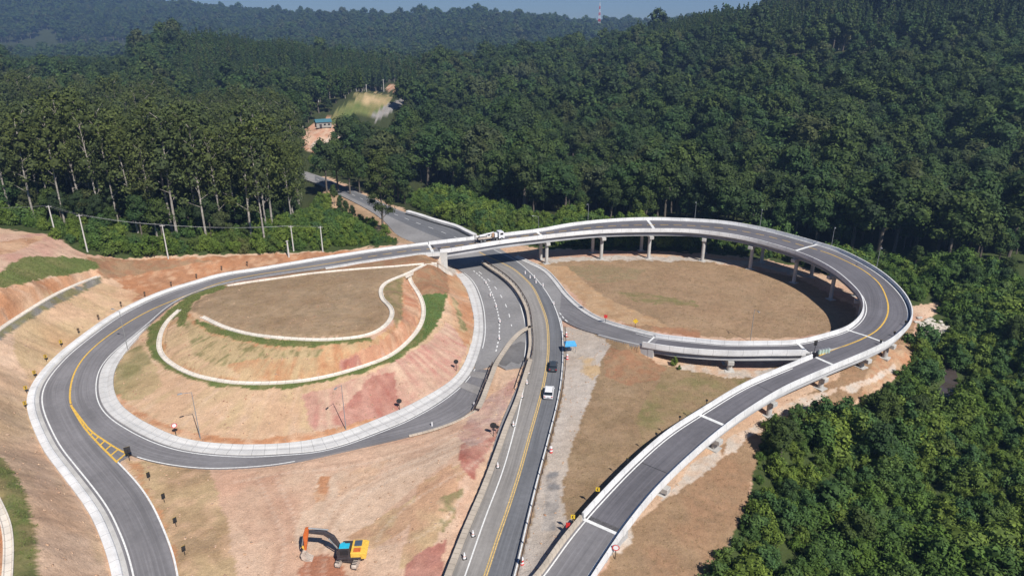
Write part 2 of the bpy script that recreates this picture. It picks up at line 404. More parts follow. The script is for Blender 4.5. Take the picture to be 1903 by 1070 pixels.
for (a, b), z in zip(chan_back, (6.9,7.2,7.6,7.9,8.1,8.2,8.3)): cp((a, b, z))
cp((450,560,9.2),(520,590,9.3),(600,560,9.2),(680,590,9.3),(690,540,9.0),(550,525,8.6),(640,515,8.5),(370,560,9.0),(352,578,9.2),(360,548,8.2),(400,540,7.8),(385,570,9.2))
cp((812,486,8.1),(805,500,7.9),(800,530,7.4),(822,505,5.0),(835,497,2.0),(826,488,3.6),(845,560,3.4),(850,530,2.3),(786,545,6.2),(820,520,5.2))
bi = flatc([(883,609),(881,583),(875,558),(867,536),(855,519),(843,507)], 0)
add_edge(bi, 4, 0.15)
kM = station(IN, 286, 594, 5.5); add_edge(offset(IN, -2.5)[kM+4:], 5, .15)
# triangle with the excavator
cp((300,900,2.4),(350,950,1.9),(380,1020,1.5),(420,900,1.7),(400,1070,1.1),(500,900,1.3),(500,960,.9),(600,880,.9),(600,960,.5),(700,860,.5),(700,960,.3),(650,1050,.0),(550,1060,.2),
   (800,830,.3),(850,800,.5),(885,828,1.5),(872,850,1.9),(850,888,1.9),(828,935,1.6),(800,990,1.1),(775,1040,.6),(830,860,1.7),(800,900,1.3),(770,960,.9),(760,1070,.1),(900,810,.6),(450,1150,.8),(600,1180,.0))
# left cut slope, berm, upper terrace
cp((-60,655,11),(0,612,11),(50,578,11),(100,548,11),(150,525,10.6),(183,513,10.0),(210,507,9.0),(-60,668,10.8),(0,625,10.8),(50,590,10.7),(100,560,10.6),(150,538,10.0),(190,522,9.0))
cp((0,540,16.3),(60,525,15.1),(130,512,12.8),(180,500,11.4),(-100,590,17),(110,478,15.3),(180,487,12.2),(40,475,18),(0,500,18),(-80,520,18.5),(0,455,19.4),(60,450,18.4),(90,440,18),(130,465,15),(160,474,13.4))
cp((235,482,10.2),(336,484,9.2),(240,510,8.2),(300,505,7.9),(400,490,8.2),(471,478,8.2),(505,473,8.2),(572,471,8.3),(640,466,8.3),(700,459,8.2),(750,450,7.5),(470,486,7.4),(590,474,7.7))
cp((0,842,9.0),(28,880,8.8),(45,914,8.7),(59,959,8.6),(69,1011,8.5),(72,1070,8.3),(0,942,9.0),(14,977,8.9),(17,1011,8.8),(14,1067,8.7),(-60,960,12.5),(-60,1060,12),(-60,880,11),(-30,760,9.6),(-60,720,11),(76,1150,8),(-100,1150,13),(0,700,8.0),(20,640,9.5))
cp((0,425,20),(-150,430,22),(-150,500,20))
# right field, gravel yard and low ground round the viaduct
cp((1020,492,.1),(1100,490,-.2),(1200,488,-.3),(1300,490,-.4),(1400,500,-.6),(1500,530,-.8),(1560,570,-1),(1570,600,-1),(1500,620,-1),(1400,628,-.8),(1300,620,-.5),(1200,600,0.6),(1100,550,.3),(1060,520,.1),
   (1200,540,-.2),(1350,560,-.6),(1150,590,.8),(1240,606,.6),(1010,470,-.3),(1100,470,-.4),(1250,472,-.8),(1400,485,-.8),(1500,505,-1.0),(1590,550,-.9))
cp((1080,625,.1),(1060,660,0),(1110,650,.5),(1100,700,.1),(1060,760,0),(1080,800,-.1),(1050,850,0),(1040,950,0),(1000,1030,.1),(1020,990,.1),
   (1150,650,1.5),(1170,660,.9),(1196,668,.0),(1250,672,-.6),(1350,690,-1),(1420,688,-1),(1250,720,-.6),(1150,720,.0),(1150,800,-.3),(1350,720,-1),(1250,760,-.8),(1200,800,-.6),(1100,900,-.2),(1150,860,-.4),(1060,950,.1),
   (1480,700,-.4),(1420,740,-.6),(1560,710,-.1),(1620,690,.3),(1680,650,.7),(1520,735,-.6),(1500,760,-1.2),(1460,755,-.8),(1380,820,-.8),(1300,880,-1),(1400,850,-1.4),(1250,930,-.7),(1300,980,-1),(1200,1010,-.2),(1250,1040,-.5),(1180,1060,.2),(1160,1000,.6),(1170,985,.2),
   (1730,600,-1.2),(1710,590,0),(1705,560,.2),(1740,570,-2),(1640,500,-1.5))
cp((1330,1050,-2),(1380,960,-2),(1420,850,-2.2),(1450,790,-2.2),(1560,780,-2.6),(1650,740,-3),(1700,690,-3.2),(1755,680,-5.4),(1770,715,-5.6),(1745,750,-5.8),(1720,790,-6),(1700,860,-6.2),
   (1650,960,-6.5),(1600,1070,-7),(1500,900,-4),(1450,1060,-4),(1800,900,-5),(1850,760,-4),(1900,680,-3),(1830,600,-2),(1903,560,0),(1780,520,0),(1700,490,-.5),(1900,1060,-6),(2100,900,-2),(2100,700,0),(2200,560,4),(1740,620,-3.4))
cpw((60,40,-6),(0,40,0),(-60,40,6),(-140,60,16),(140,50,-2),(0,10,0),(160,110,6))
# right of the highway, behind the ring
cp((950,440,-1),(1050,440,-1.5),(1150,440,-1.5),(1300,445,-1.5),(1450,460,-1.5),(1550,475,-1.5),(850,412,0),(760,385,0),(900,400,1),(1000,400,1),(1100,395,1),(1250,400,1),(1400,410,1),(1550,430,1),(1650,460,1))
cp((700,370,1),(640,338,2),(690,395,.2),(640,380,1),(600,352,3),(605,372,3),(700,425,3.5),(650,420,6),(600,440,8),(735,440,3))
cp((500,420,10),(400,440,10),(300,450,11),(200,440,14),(100,420,17))
# right hillside: canopy sight lines minus canopy height
cpc(19, (1903,300,265),(1903,200,320),(1903,100,400),(1903,0,480),(1903,-150,640),(2200,100,380),(2200,-100,500),(1650,330,255),(1650,250,300),(1650,170,360),(1650,100,430),(1650,0,530),(1650,-80,620),
    (1400,300,280),(1400,220,340),(1400,150,420),(1400,80,500),(1400,25,600),(1480,0,640),(1330,3,640),(1310,17,660),(1240,40,680),(1170,52,700),(1130,72,680),(1080,94,660),(1040,108,640),(950,124,620),(850,132,620),(785,150,620),
    (1250,300,290),(1250,200,400),(1250,120,520),(1100,310,290),(1100,240,360),(1100,170,470),(960,300,300),(960,220,400),(960,160,500),(850,290,330),(860,220,430),(850,170,520),(780,230,450),(780,180,560))
# behind the near right ridge
cpw((180,900,30),(60,860,20),(320,900,45),(500,900,80),(-20,820,10))
# valley with the road, left
cp((610,285,3),(600,270,4),(640,270,4),(575,250,9),(605,230,12),(560,265,8),(650,240,6),(700,215,8),(740,190,12),(700,180,18),(660,178,20),(620,215,15),(760,165,16),(820,150,18))
# left eucalyptus wood floor (canopy 28 m)
cpc(27, (0,160,360),(100,175,350),(200,188,340),(300,202,330),(400,218,315),(480,233,300),(560,285,280),(-200,150,360),(-400,140,380))
cpc(27, (50,230,280),(200,250,270),(350,260,265),(500,300,255))
# mid-left ridge
cpc(16, (0,112,600),(-300,110,600),(100,108,620),(200,101,640),(300,84,680),(370,67,720),(500,77,740),(600,96,740),(700,116,740),(770,133,760),(300,150,540),(450,150,560),(600,150,600),(100,150,500),(500,200,450),(350,190,460),(200,170,450),(560,215,440),(600,190,480),(690,150,640))
cpw((-500,800,20),(-300,850,22),(-150,850,10),(-650,780,20))
# far basin and far hills
cpc(37, (0,100,1000),(0,82,1400),(120,86,1200),(70,90,1100),(200,80,1400),(-200,80,1400),(-300,-10,1900),(-60,-40,2300),(100,-22,2300),(200,-10,2300),(270,0,2350),(330,6,2500),(370,17,2700),(400,23,2800),(460,27,2800),(540,24,2400),(590,22,2300),
    (640,18,2100),(700,20,2100),(745,27,2150),(800,27,2200),(830,19,2000),(880,13,1950),(940,18,1950),(1000,27,2000),(1060,36,2100),(1120,37,2300),(1190,36,2600),(1260,36,2700),(1340,30,2800),(1500,25,2800),
    (450,45,1900),(350,35,2000),(200,35,1900),(60,40,1800),(560,55,1600),(700,60,1500),(850,60,1450),(950,62,1450),(1050,72,1450),(1150,60,1700),(600,80,1250),(750,98,1100),(850,108,1000),(950,98,1050),(1050,88,1100),(450,70,1400),(300,65,1500))
cpw((-2200,3400,60),(0,3400,40),(2200,3400,60),(-1500,5000,40),(1500,5000,40),(2500,1500,120),(1500,900,120),(900,500,110),(-1500,800,60),(-900,300,50),(-400,150,35),(600,150,50),(300,80,20),(-300,60,25),(0,-60,0),(400,-60,0),(-400,-60,20))
CP = np.array(CP)
# thin out near-duplicates
keep = []; seen = {}
for i, c in enumerate(CP):
    k = (round(c[0]/1.2), round(c[1]/1.2))
    if k in seen: continue
    seen[k] = 1; keep.append(i)
CP = CP[keep]; n = len(CP); print('control points', n)
D = np.linalg.norm(CP[:, None, :2] - CP[None, :, :2], axis=2)
A_ = np.zeros((n+3, n+3)); A_[:n, :n] = D - np.eye(n)*.15; A_[:n, n] = 1; A_[:n, n+1:] = CP[:, :2]; A_[n:, :n] = A_[:n, n:].T
Wt = np.linalg.solve(A_, np.r_[CP[:, 2], 0, 0, 0])
def ground_raw(X, Y):
    out = np.empty(len(X))
    for i in range(0, len(X), 20000):
        x, y = X[i:i+20000], Y[i:i+20000]
        d = np.sqrt((x[:, None]-CP[None, :, 0])**2 + (y[:, None]-CP[None, :, 1])**2)
        out[i:i+20000] = d @ Wt[:n] + Wt[n] + Wt[n+1]*x + Wt[n+2]*y
    return out
def grow(a0, step, g, cap, end):
    r = [a0]; s = step
    while abs(r[-1]-a0) < end:
        r.append(r[-1] + s); s = math.copysign(min(abs(s)*g, cap), s)
    return r[1:]
fx0, fx1, fy0, fy1, fs_ = -135., 108., 64., 226., .42
gx = np.array(grow(fx0, -fs_, 1.05, 30, 2700)[::-1] + list(np.arange(fx0, fx1, fs_)) + grow(fx1, fs_, 1.05, 30, 2700))
gy = np.array(grow(fy0, -fs_, 1.09, 15, 150)[::-1] + list(np.arange(fy0, fy1, fs_)) + grow(fy1, fs_, 1.022, 28, 5000))
NX, NY = len(gx), len(gy); print('grid', NX, NY, NX*NY)
GX, GY = np.meshgrid(gx, gy); gxf, gyf = GX.ravel(), GY.ravel()
# evaluate the RBF exactly in the fine part, bilinear from a thinned grid in the far part
gz = ground_raw(gxf, gyf)
far = np.clip((gyf-230)/250, 0, 1)
gz = gz + far*(fbm(gxf/90, gyf/90, 3, 4)-.5)*14 + np.clip((gyf-900)/900, 0, 1)*(fbm(gxf/160, gyf/220, 5, 3)-.5)*30
gz = gz + (fbm(gxf/3.0, gyf/3.0, 9, 3)-.5)*.16
gsl = np.hypot(*np.gradient(gz.reshape(NY, NX), gy, gx)).ravel(); mc = U(600, 580, 9); ang = np.arctan2(gyf-mc[1], gxf-mc[0]); rad = np.hypot(gxf-mc[0], gyf-mc[1])
gul = np.clip((gsl-.18)/.25, 0, 1)*(gyf < 232)*(gyf > 60)*(gxf < 5); gz = gz - gul*(.30*np.abs(fbm(ang*34, rad/14, 53, 3)-.5)*2 + .16*np.abs(fbm(ang*90, rad/7, 57, 2)-.5)*2)*1.0
gz0 = gz.copy()
# carve: road beds
Zg = gz.reshape(NY, NX)
def carve(A, B, depth=.3, margin=.5):
    A, B = A.copy(), B.copy(); d = (B-A); L = np.linalg.norm(d[:, :2], axis=1)[:, None]+1e-6
    A2 = A - d/L*margin; B2 = B + d/L*margin
    for i in range(len(A)-1):
        q = np.array([A2[i], A2[i+1], B2[i+1], B2[i]])
        x0, x1 = np.searchsorted(gx, q[:, 0].min()), np.searchsorted(gx, q[:, 0].max(), 'right')
        y0, y1 = np.searchsorted(gy, q[:, 1].min()), np.searchsorted(gy, q[:, 1].max(), 'right')
        if x1 <= x0 or y1 <= y0: continue
        xs, ys = GX[y0:y1, x0:x1], GY[y0:y1, x0:x1]
        sgn = None; ins = np.ones(xs.shape, bool)
        ar = 0
        for k in range(4):
            a, b = q[k], q[(k+1) % 4]; ar += a[0]*b[1]-b[0]*a[1]
        for k in range(4):
            a, b = q[k], q[(k+1) % 4]; c = (b[0]-a[0])*(ys-a[1]) - (b[1]-a[1])*(xs-a[0]); ins &= (c*np.sign(ar) >= -.02)
        zz = q[:, 2].mean() - depth; sub = Zg[y0:y1, x0:x1]; sub[ins] = np.minimum(sub[ins], zz) if depth > 1 else zz
carve(OUT[o1-1:], OUT_S[o1-1:]); carve(IN[i1-1:], IN_S[i1-1:]); carve(OUT[:o0], OUT_S[:o0]); carve(IN[:i0], IN_S[:i0])
carve(offset(OUT, 1.5)[o1:], OUT[o1:], .25, .1)
CHANS = []
def chan_curve(pts):
    Cc = curve_px(pts, .8, 2.0); CHANS.append(Cc); return Cc
CH = [chan_curve(p) for p in (
    [(a, b, 9.4 if b > 560 else 8.9 if b > 505 else 8.4) for a, b in chan1], [(a, b, z) for (a, b), z in zip(chan2, c2z)],
    [(a, b, z) for (a, b), z in zip(chan_back, (6.9,7.2,7.6,7.9,8.1,8.2,8.3))],
    [(-60,655,11),(0,611,11),(50,578,11),(100,548,11),(150,525,10.6),(183,513,10.0)],
    [(-10,925,9.0),(0,945,9.0),(12,975,8.9),(16,1011,8.8),(14,1067,8.7),(10,1110,8.6)])]
for Cc in CH: carve(offset(Cc, 1.0), offset(Cc, -1.0), .12, .2)
hp = inpoly(gxf, gyf, hw_poly[:, :2]); Zg.ravel()[hp] = -.3
gzf = Zg.ravel()
gpx, gpy, gZ = proj(gxf, gyf, gzf)
def ground_at(X, Y):
    X = np.atleast_1d(np.asarray(X, float)); Y = np.atleast_1d(np.asarray(Y, float))
    i = np.clip(np.searchsorted(gx, X)-1, 0, NX-2); j = np.clip(np.searchsorted(gy, Y)-1, 0, NY-2)
    fx = (X-gx[i])/(gx[i+1]-gx[i]); fy = (Y-gy[j])/(gy[j+1]-gy[j]); fx, fy = np.clip(fx, 0, 1), np.clip(fy, 0, 1)
    return (Zg[j, i]*(1-fx)+Zg[j, i+1]*fx)*(1-fy) + (Zg[j+1, i]*(1-fx)+Zg[j+1, i+1]*fx)*fy
def G(px, py):
    """ground point seen at a pixel (march the ray)"""
    v = (py-CY)/F; d = np.array([(px-CX)/F, cP - v*sP, -(sP+v*cP)]); t = np.linspace(60, 3000, 6000)
    X, Y, z = d[0]*t, d[1]*t, H+d[2]*t; k = np.argmax(z < ground_at(X, Y)); 
    return np.array([X[k], Y[k], float(ground_at(X[k], Y[k])[0])])

# ---- ground colours: soils and turf that lie where the photo shows them
tan = (.30,.205,.125); pale = (.54,.405,.305); pink = (.43,.25,.205); red = (.32,.11,.08); orange = (.41,.20,.105); straw = (.45,.345,.21)
green = (.105,.145,.045); olive = (.19,.175,.075); gravel = (.43,.40,.37); dusk = (.20,.19,.185); floor_ = (.045,.055,.022); concr = (.50,.47,.43); peach = (.53,.365,.25); brownred = (.31,.165,.095)
C = np.zeros((NX*NY, 3)); C[:] = floor_; C[gyf < 240] = (.060,.082,.028)
nA = fbm(gxf/5, gyf/5, 21, 4); nB = fbm(gxf/1.6, gyf/1.6, 31, 3); nC = fbm(gxf/12, gyf/12, 41, 3)
streak = .45*fbm(ang*26, rad/9, 51, 3)+.55*nA; streak2 = .5*fbm(ang*70, rad/5, 61, 2)+.5*nB
jx = gpx + (nB-.5)*10*60/np.maximum(gZ, 60)*2; jy = gpy + (fbm(gxf/1.7+50, gyf/1.7, 33, 3)-.5)*8
nearm = (gyf < 1500) & (gyf > 40)
def sm(x, a, b): return np.clip((x-a)/(b-a), 0, 1)
def paint(poly, c1, c2=None, nz=nA, lo=.35, hi=.65, c3=None, nz3=nB, amt=1.0, ymax=420):
    m = inpoly(jx, jy, poly) & nearm & (gyf < ymax)
    if not m.any(): return
    a = np.array(c1)[None]; t = .5+(sm(nz[m], lo, hi)[:, None]-.5)*.72
    col = a*(1-t) + np.array(c2 if c2 is not None else c1)[None]*t
    if c3 is not None: t3 = .6*sm(nz3[m], .5, .75)[:, None]; col = col*(1-t3) + np.array(c3)*t3
    C[m] = C[m]*(1-amt) + col*amt
paint([(-300,415),(0,425),(91,437),(94,451),(125,462),(158,473),(235,481),(336,482),(471,476),(505,471),(572,471),(640,466),(735,455),(745,447),(725,430),(700,420),(670,405),(640,388),(604,374),(600,352),(596,325),(655,348),(724,380),(799,405),(885,436),(900,445),(960,455),(1010,462),(1150,466),(1250,468),(1350,474),(1430,484),(1500,498),(1560,518),(1620,548),(1680,570),(1745,560),(1745,580),(1705,600),(1700,640),(1695,660),(1680,690),(1640,720),(1600,745),(1575,770),(1540,755),(1480,765),(1450,775),(1420,800),(1410,830),(1405,860),(1395,920),(1370,970),(1360,1010),(1320,1050),(1310,1090),(1300,1300),(-500,1300),(-500,500)],
      pale, peach, nA, .3, .7, pink, nC)
# left cut slopes
paint([(-50,520),(180,500),(240,478),(480,470),(640,466),(700,455),(620,480),(480,500),(365,520),(222,577),(111,653),(52,745),(90,849),(194,1011),(207,1100),(-50,1100)], peach, pale, nA, .3, .65, straw, nC)
paint([(170,500),(240,482),(480,474),(650,466),(690,466),(480,503),(365,528),(270,560),(215,560),(230,530),(200,515)], orange, brownred, nA, .4, .7, peach, nB)
paint([(160,478),(240,482),(400,484),(330,495),(200,520),(175,500)], brownred, tan, nB, .4, .6)
paint([(20,560),(190,525),(260,545),(180,620),(60,720),(30,660)], peach, straw, nA, .4, .65, orange, nC)
paint([(-50,440),(91,434),(160,474),(120,485),(60,480),(-20,530),(-50,540)], pale, pink, nA, .35, .7)
paint([(-50,455),(60,440),(90,438),(60,452),(20,470),(-50,480)], brownred, peach, nA)
paint([(-60,500),(0,505),(40,478),(110,476),(178,485),(183,498),(130,510),(90,515),(0,540),(-60,565)], green, olive, nA, .35, .75)
paint([(-50,545),(100,515),(180,500),(183,512),(100,545),(0,608),(-50,640)], peach, orange, nA, .3, .7, pale, nB)
paint([(185,514),(100,549),(0,611),(-60,650),(-60,672),(0,632),(60,592),(120,560),(190,524)], olive, dusk, nB, .35, .6)
paint([(-20,845),(0,845),(28,880),(45,914),(59,959),(69,1011),(72,1100),(12,1100),(18,1020),(14,977),(0,942),(-20,940)], olive, green, nB, .35, .6, tan, nA)
paint([(-50,950),(0,946),(10,985),(13,1020),(8,1100),(-50,1100)], orange, peach)
paint([(70,1000),(95,1100),(200,1100),(150,960),(90,880),(60,880)], peach, pale, nA)
# mound: lower slope
paint([(208,717),(213,685),(229,660),(254,631),(276,606),(330,560),(400,540),(500,720),(640,700),(780,640),(830,545),(815,490),(841,504),(866,536),(880,583),(882,609),(876,640),(850,698),(789,741),(692,785),(588,819),(480,829),(373,824),(304,804),(239,769)],
      straw, peach, streak, .3, .6, pale, streak2)
paint([(208,717),(213,685),(229,660),(262,640),(290,680),(300,720),(262,740),(215,745)], olive, straw, nA, .3, .6)
paint([(560,735),(700,690),(790,640),(830,600),(870,620),(866,660),(840,705),(789,741),(700,782),(600,815),(575,790)], pink, pale, streak, .35, .62, (.40,.17,.15), streak2)
paint([(655,735),(690,700),(730,690),(745,765),(690,785),(640,800),(620,780)], red, pink, streak, .4, .62, pink, nB)
paint([(815,490),(841,504),(866,536),(880,583),(880,620),(866,645),(845,610),(835,560),(815,540)], orange, peach, streak, .35, .65, straw, nC)
paint([(838,548),(850,560),(868,620),(856,615)], olive, straw, nB, .4, .6)
paint([(390,826),(600,800),(690,778),(692,785),(588,819),(480,829)], orange, peach, nB)
paint([(209,742),(239,765),(304,800),(373,820),(480,825),(480,818),(380,808),(300,785),(240,750),(215,730)], orange, peach, nB)
# upper slope
paint([(350,580),(365,600),(413,618),(480,634),(602,641),(690,634),(742,592),(735,530),(760,505),(787,586),(752,640),(656,687),(529,710),(388,704),(311,670),(296,640),(305,609)],
      straw, orange, streak, .35, .6, (.47,.37,.22), streak2)
paint([(300,610),(345,600),(400,660),(450,700),(388,702),(311,668)], peach, straw, streak, .35, .6)
paint([(340,590),(400,625),(520,650),(600,650),(590,665),(480,665),(400,680),(360,660)], olive, straw, streak2, .35, .5)
paint([(640,665),(700,640),(745,600),(750,560),(748,520),(762,522),(774,545),(785,586),(752,640),(700,670),(640,690),(628,680)], (.42,.19,.12), peach, streak, .35, .65, orange, nB)
paint([(630,670),(665,662),(670,680),(632,690)], red, pink, nB)
# mound top
paint([(352,578),(365,560),(400,540),(422,531),(514,517),(672,499),(787,491),(755,510),(720,525),(709,545),(726,567),(727,590),(710,610),(656,627),(545,629),(445,616),(375,586)], tan, (.34,.25,.165), nA, .3, .7, (.26,.19,.12), nB)
paint([(364,600),(360,592),(413,608),(480,626),(545,631),(656,629),(690,625),(692,634),(602,643),(520,644),(445,632),(395,618)], green, olive, nB, .35, .7)
paint([(480,516),(700,475),(812,472),(830,505),(835,545),(783,547),(774,535),(760,507),(787,491),(672,499),(514,517)], brownred, tan, nB, .4, .65)
paint([(712,550),(712,530),(722,522),(755,510),(748,530),(748,590),(735,610),(728,590),(730,570)], tan, olive, nB, .3, .7)
paint([(783,547),(831,545),(825,577),(809,609),(780,640),(736,669),(672,693),(593,712),(529,722),(445,722),(388,714),(349,703),(310,686),(285,665),(272,640),(275,610),(315,575),(350,550),(413,528),(422,533),(380,548),(352,565),(345,585),(318,595),(300,615),(298,640),(305,662),(349,693),(388,704),(445,712),(529,710),(593,702),(656,687),(720,663),(752,640),(777,612),(787,586)], olive, green, nB, .35, .6)
paint([(783,547),(831,545),(825,577),(809,609),(785,630),(788,586)], (.085,.14,.045), green, nB, .3, .7)
paint([(345,552),(400,533),(360,562),(350,580),(345,605),(330,610),(334,575)], green, olive, nB)
# triangle
paint([(232,850),(250,855),(390,873),(415,930),(430,1000),(445,1100),(330,1100),(300,970),(262,905)], straw, tan, nA, .3, .7, peach, nB)
paint([(232,850),(262,862),(280,920),(305,960),(322,1010),(332,1060),(345,1100),(330,1100),(297,970),(262,905)], orange, straw, nB)
paint([(390,873),(560,852),(800,800),(905,745),(960,690),(958,740),(925,800),(885,900),(820,1070),(800,1200),(450,1200),(430,1000)], (.52,.36,.265), pale, nA, .35, .7, (.48,.27,.19), nC)
paint([(445,900),(540,870),(545,930),(540,1000),(470,1010),(440,960)], (.47,.29,.21), pale, nA, .35, .75)
paint([(640,880),(720,850),(690,910),(625,930)], peach, pale, nB, .4, .7)
paint([(545,1005),(560,950),(640,918),(740,868),(860,805),(905,790),(880,820),(800,880),(700,965),(640,1015),(560,1022)], (.56,.43,.33), pale, nA, .35, .7)
paint([(586,880),(600,876),(604,930),(585,990),(570,985),(588,930)], (.57,.45,.35), pale, nB); paint([(612,885),(640,872),(650,880),(628,895),(622,940),(608,945)], (.57,.45,.35), pale, nB)
paint([(640,1000),(760,930),(870,850),(880,870),(790,950),(700,1020)], (.43,.27,.18), straw, nB, .35, .7, peach, nA)
paint([(590,885),(612,880),(606,930),(585,935)], orange, peach, nB)
paint([(870,790),(905,775),(930,790),(925,810),(900,850),(880,892),(865,880),(850,850),(862,815)], red, pink, nA, .35, .65, pink, nB)
paint([(880,760),(960,700),(950,740),(915,810),(870,830),(850,810)], pink, (.40,.30,.27), nA, .35, .7, pale, nB)
paint([(780,900),(840,860),(850,900),(830,960),(790,1040),(740,1060),(760,980)], (.47,.29,.19), straw, nA, .4, .65, pink, nC)
paint([(815,925),(860,905),(845,960),(820,990)], olive, peach, nB, .45, .6)
paint([(760,1040),(830,1000),(815,1100),(740,1100)], pink, red, nA, .4, .8)
paint([(551,1100),(552,1060),(575,1035),(605,1028),(630,1035),(640,1060),(645,1100)], (.34,.145,.085), (.40,.19,.12), nB, .3, .7)
# gravel yard and brown fields
paint([(1046,606),(1091,612),(1154,630),(1195,640),(1200,672),(1350,700),(1520,665),(1080,970),(985,1090),(955,1090),(1000,890),(1040,720)], tan, (.24,.17,.10), nB, .35, .65, (.33,.235,.15), nA)
paint([(1120,645),(1180,650),(1210,668),(1245,690),(1220,705),(1170,715),(1125,700)], brownred, tan, nB, .4, .7)
paint([(1240,680),(1390,700),(1380,715),(1300,765),(1200,840),(1180,780)], olive, tan, nA, .3, .65, tan, nB)
paint([(1046,606),(1091,612),(1135,640),(1118,670),(1108,710),(1080,780),(1060,840),(1045,900),(1048,965),(1062,960),(1055,1000),(995,1090),(955,1090),(985,990),(1005,890),(1025,820),(1044,745),(1050,680)], gravel, (.50,.46,.42), nA, .3, .7, (.40,.34,.28), nC)
paint([(1075,665),(1085,660),(1105,668),(1115,690),(1100,705),(1078,690)], (.50,.36,.20), gravel, nB, .4, .65)
paint([(1015,880),(1035,875),(1038,930),(1030,985),(1008,990),(1012,930)], (.21,.205,.205), gravel, nB, .35, .65)
paint([(1000,490),(1010,484),(1300,484),(1480,515),(1590,570),(1590,600),(1520,622),(1440,630),(1300,625),(1180,606),(1100,580),(1050,530)], tan, (.335,.225,.14), nA, .3, .7, (.26,.185,.115), nB)
paint([(1050,495),(1130,493),(1200,500),(1180,520),(1100,525),(1070,510)], (.25,.20,.115), tan, nB, .35, .7)
paint([(1140,540),(1200,545),(1290,560),(1300,570),(1230,565),(1180,560)], olive, tan, nB, .3, .65)
paint([(1000,492),(1050,494),(1120,550),(1240,605),(1180,606),(1100,580),(1050,530)], (.40,.26,.15), (.42,.30,.19), nB)
paint([(1150,600),(1300,612),(1300,628),(1190,612)], (.33,.16,.09), tan, nA)
paint([(1010,487),(1010,480),(1150,475),(1300,478),(1400,486),(1480,503),(1500,516),(1400,494),(1300,486),(1150,484)], concr, gravel, nB)
paint([(1600,560),(1680,590),(1700,600),(1690,650),(1640,715),(1560,760),(1420,800),(1405,860),(1390,930),(1355,1010),(1310,1110),(1100,1110),(1150,1000),(1350,820),(1560,700)], tan, (.33,.20,.12), nA, .35, .65, (.25,.17,.105), nB)
paint([(1640,640),(1700,640),(1690,680),(1640,715),(1600,735),(1610,700)], (.40,.21,.12), (.42,.31,.21), nB)
for poly in ([(1135,1000),(1160,960),(1172,970),(1172,1010),(1150,1028),(1130,1025)], [(1225,930),(1262,895),(1285,860),(1335,835),(1350,848),(1300,885),(1260,915)], [(1345,850),(1350,815),(1400,790),(1440,765),(1430,780),(1420,800),(1395,808),(1370,835)],
             [(1440,760),(1500,735),(1560,720),(1545,735),(1480,765),(1450,775)], [(1560,720),(1610,705),(1665,675),(1665,690),(1620,712),(1580,730)]): paint(poly, concr, pale, nB, .35, .7)
paint([(1240,670),(1300,680),(1440,690),(1440,702),(1350,700),(1260,685)], peach, concr, nB)
paint([(1420,684),(1500,684),(1460,705),(1400,705)], concr, gravel, nB)
paint([(1705,610),(1730,600),(1765,605),(1750,618),(1715,630),(1705,625)], concr, gravel, nB)
# bank beyond the bridge
paint([(604,350),(655,374),(700,400),(740,438),(780,456),(745,452),(700,425),(640,398),(600,372)], (.46,.33,.22), tan, nA, .3, .7)
paint([(818,478),(828,484),(850,505),(842,512),(822,496),(812,486)], concr, gravel, nB)
# far clearings
paint([(560,275),(562,245),(580,230),(615,218),(622,235),(625,258),(650,262),(640,280),(600,290)], (.46,.24,.16), pale, nB, .35, .6, ymax=700)
paint([(585,262),(640,250),(640,280),(600,290),(575,275)], gravel, pale, nB, ymax=700)
paint([(600,240),(625,205),(680,172),(730,178),(720,200),(690,215),(650,215)], olive, green, nA, ymax=900)
paint([(650,175),(680,172),(730,180),(722,195),(700,200),(670,192)], straw, olive, nA, ymax=900)
paint([(690,215),(722,192),(760,180),(755,190),(720,212),(700,225)], (.26,.25,.24), (.22,.21,.20), nB, ymax=900)
paint([(715,160),(745,155),(750,170),(720,168)], orange, pale, nB, ymax=900)

paint([(-50,70),(230,75),(240,100),(-50,108)], (.085,.085,.05), (.13,.115,.085), nC, amt=.8, ymax=1700)
bare = (C.sum(1) > .72)[:, None]; C = np.where(bare, C*np.array([1.02, .985, .95]), C)
C *= (0.9 + .2*fbm(gxf/.9, gyf/.9, 77, 2))[:, None]

def stroke(pts, w, col, z=.5, amt=.6):
    Cc = curve_px([(a, b, z) for a, b in pts], .5, 1); k = np.where((gxf > Cc[:, 0].min()-2) & (gxf < Cc[:, 0].max()+2) & (gyf > Cc[:, 1].min()-2) & (gyf < Cc[:, 1].max()+2))[0]
    d = np.full(len(k), 99.)
    for i in range(0, len(Cc), 2): d = np.minimum(d, (gxf[k]-Cc[i, 0])**2 + (gyf[k]-Cc[i, 1])**2)
    q = np.clip(1.3-np.sqrt(d)/w, 0, 1)*amt*(.35+.65*nB[k]); C[k] = C[k]*(1-q[:, None]) + np.array(col)*q[:, None]; Zg.ravel()[k] -= q*.12
for tr in ([(955,735),(920,790),(870,815),(780,850),(690,880),(620,930),(575,990),(560,1060)], [(962,745),(925,800),(878,826),(790,862),(705,893),(640,940),(600,1000),(590,1070)], [(930,700),(905,770),(850,795),(760,830),(640,862),(520,880),(430,900)],
           [(948,760),(900,830),(850,880),(760,930),(700,980),(690,1010)], [(470,890),(500,950),(520,1010),(500,1080)], [(505,890),(535,950),(550,1000)], [(700,1010),(760,1000),(820,960),(860,900)]):
    stroke(tr, .38, (.33,.20,.14)); stroke([(a+9, b+6) for a, b in tr], .38, (.62,.50,.40))
paint([(-300,412),(0,422),(91,437),(158,473),(235,481),(336,482),(471,476),(640,466),(745,450),(690,425),(604,372),(480,430),(300,445),(0,395),(-300,395)], (.075,.105,.035), (.12,.13,.05), nB) if False else None
paint([(45,78),(95,73),(105,90),(50,92)], (.34,.19,.12), peach, nB, ymax=1600)
me = bpy.data.meshes.new('ground')
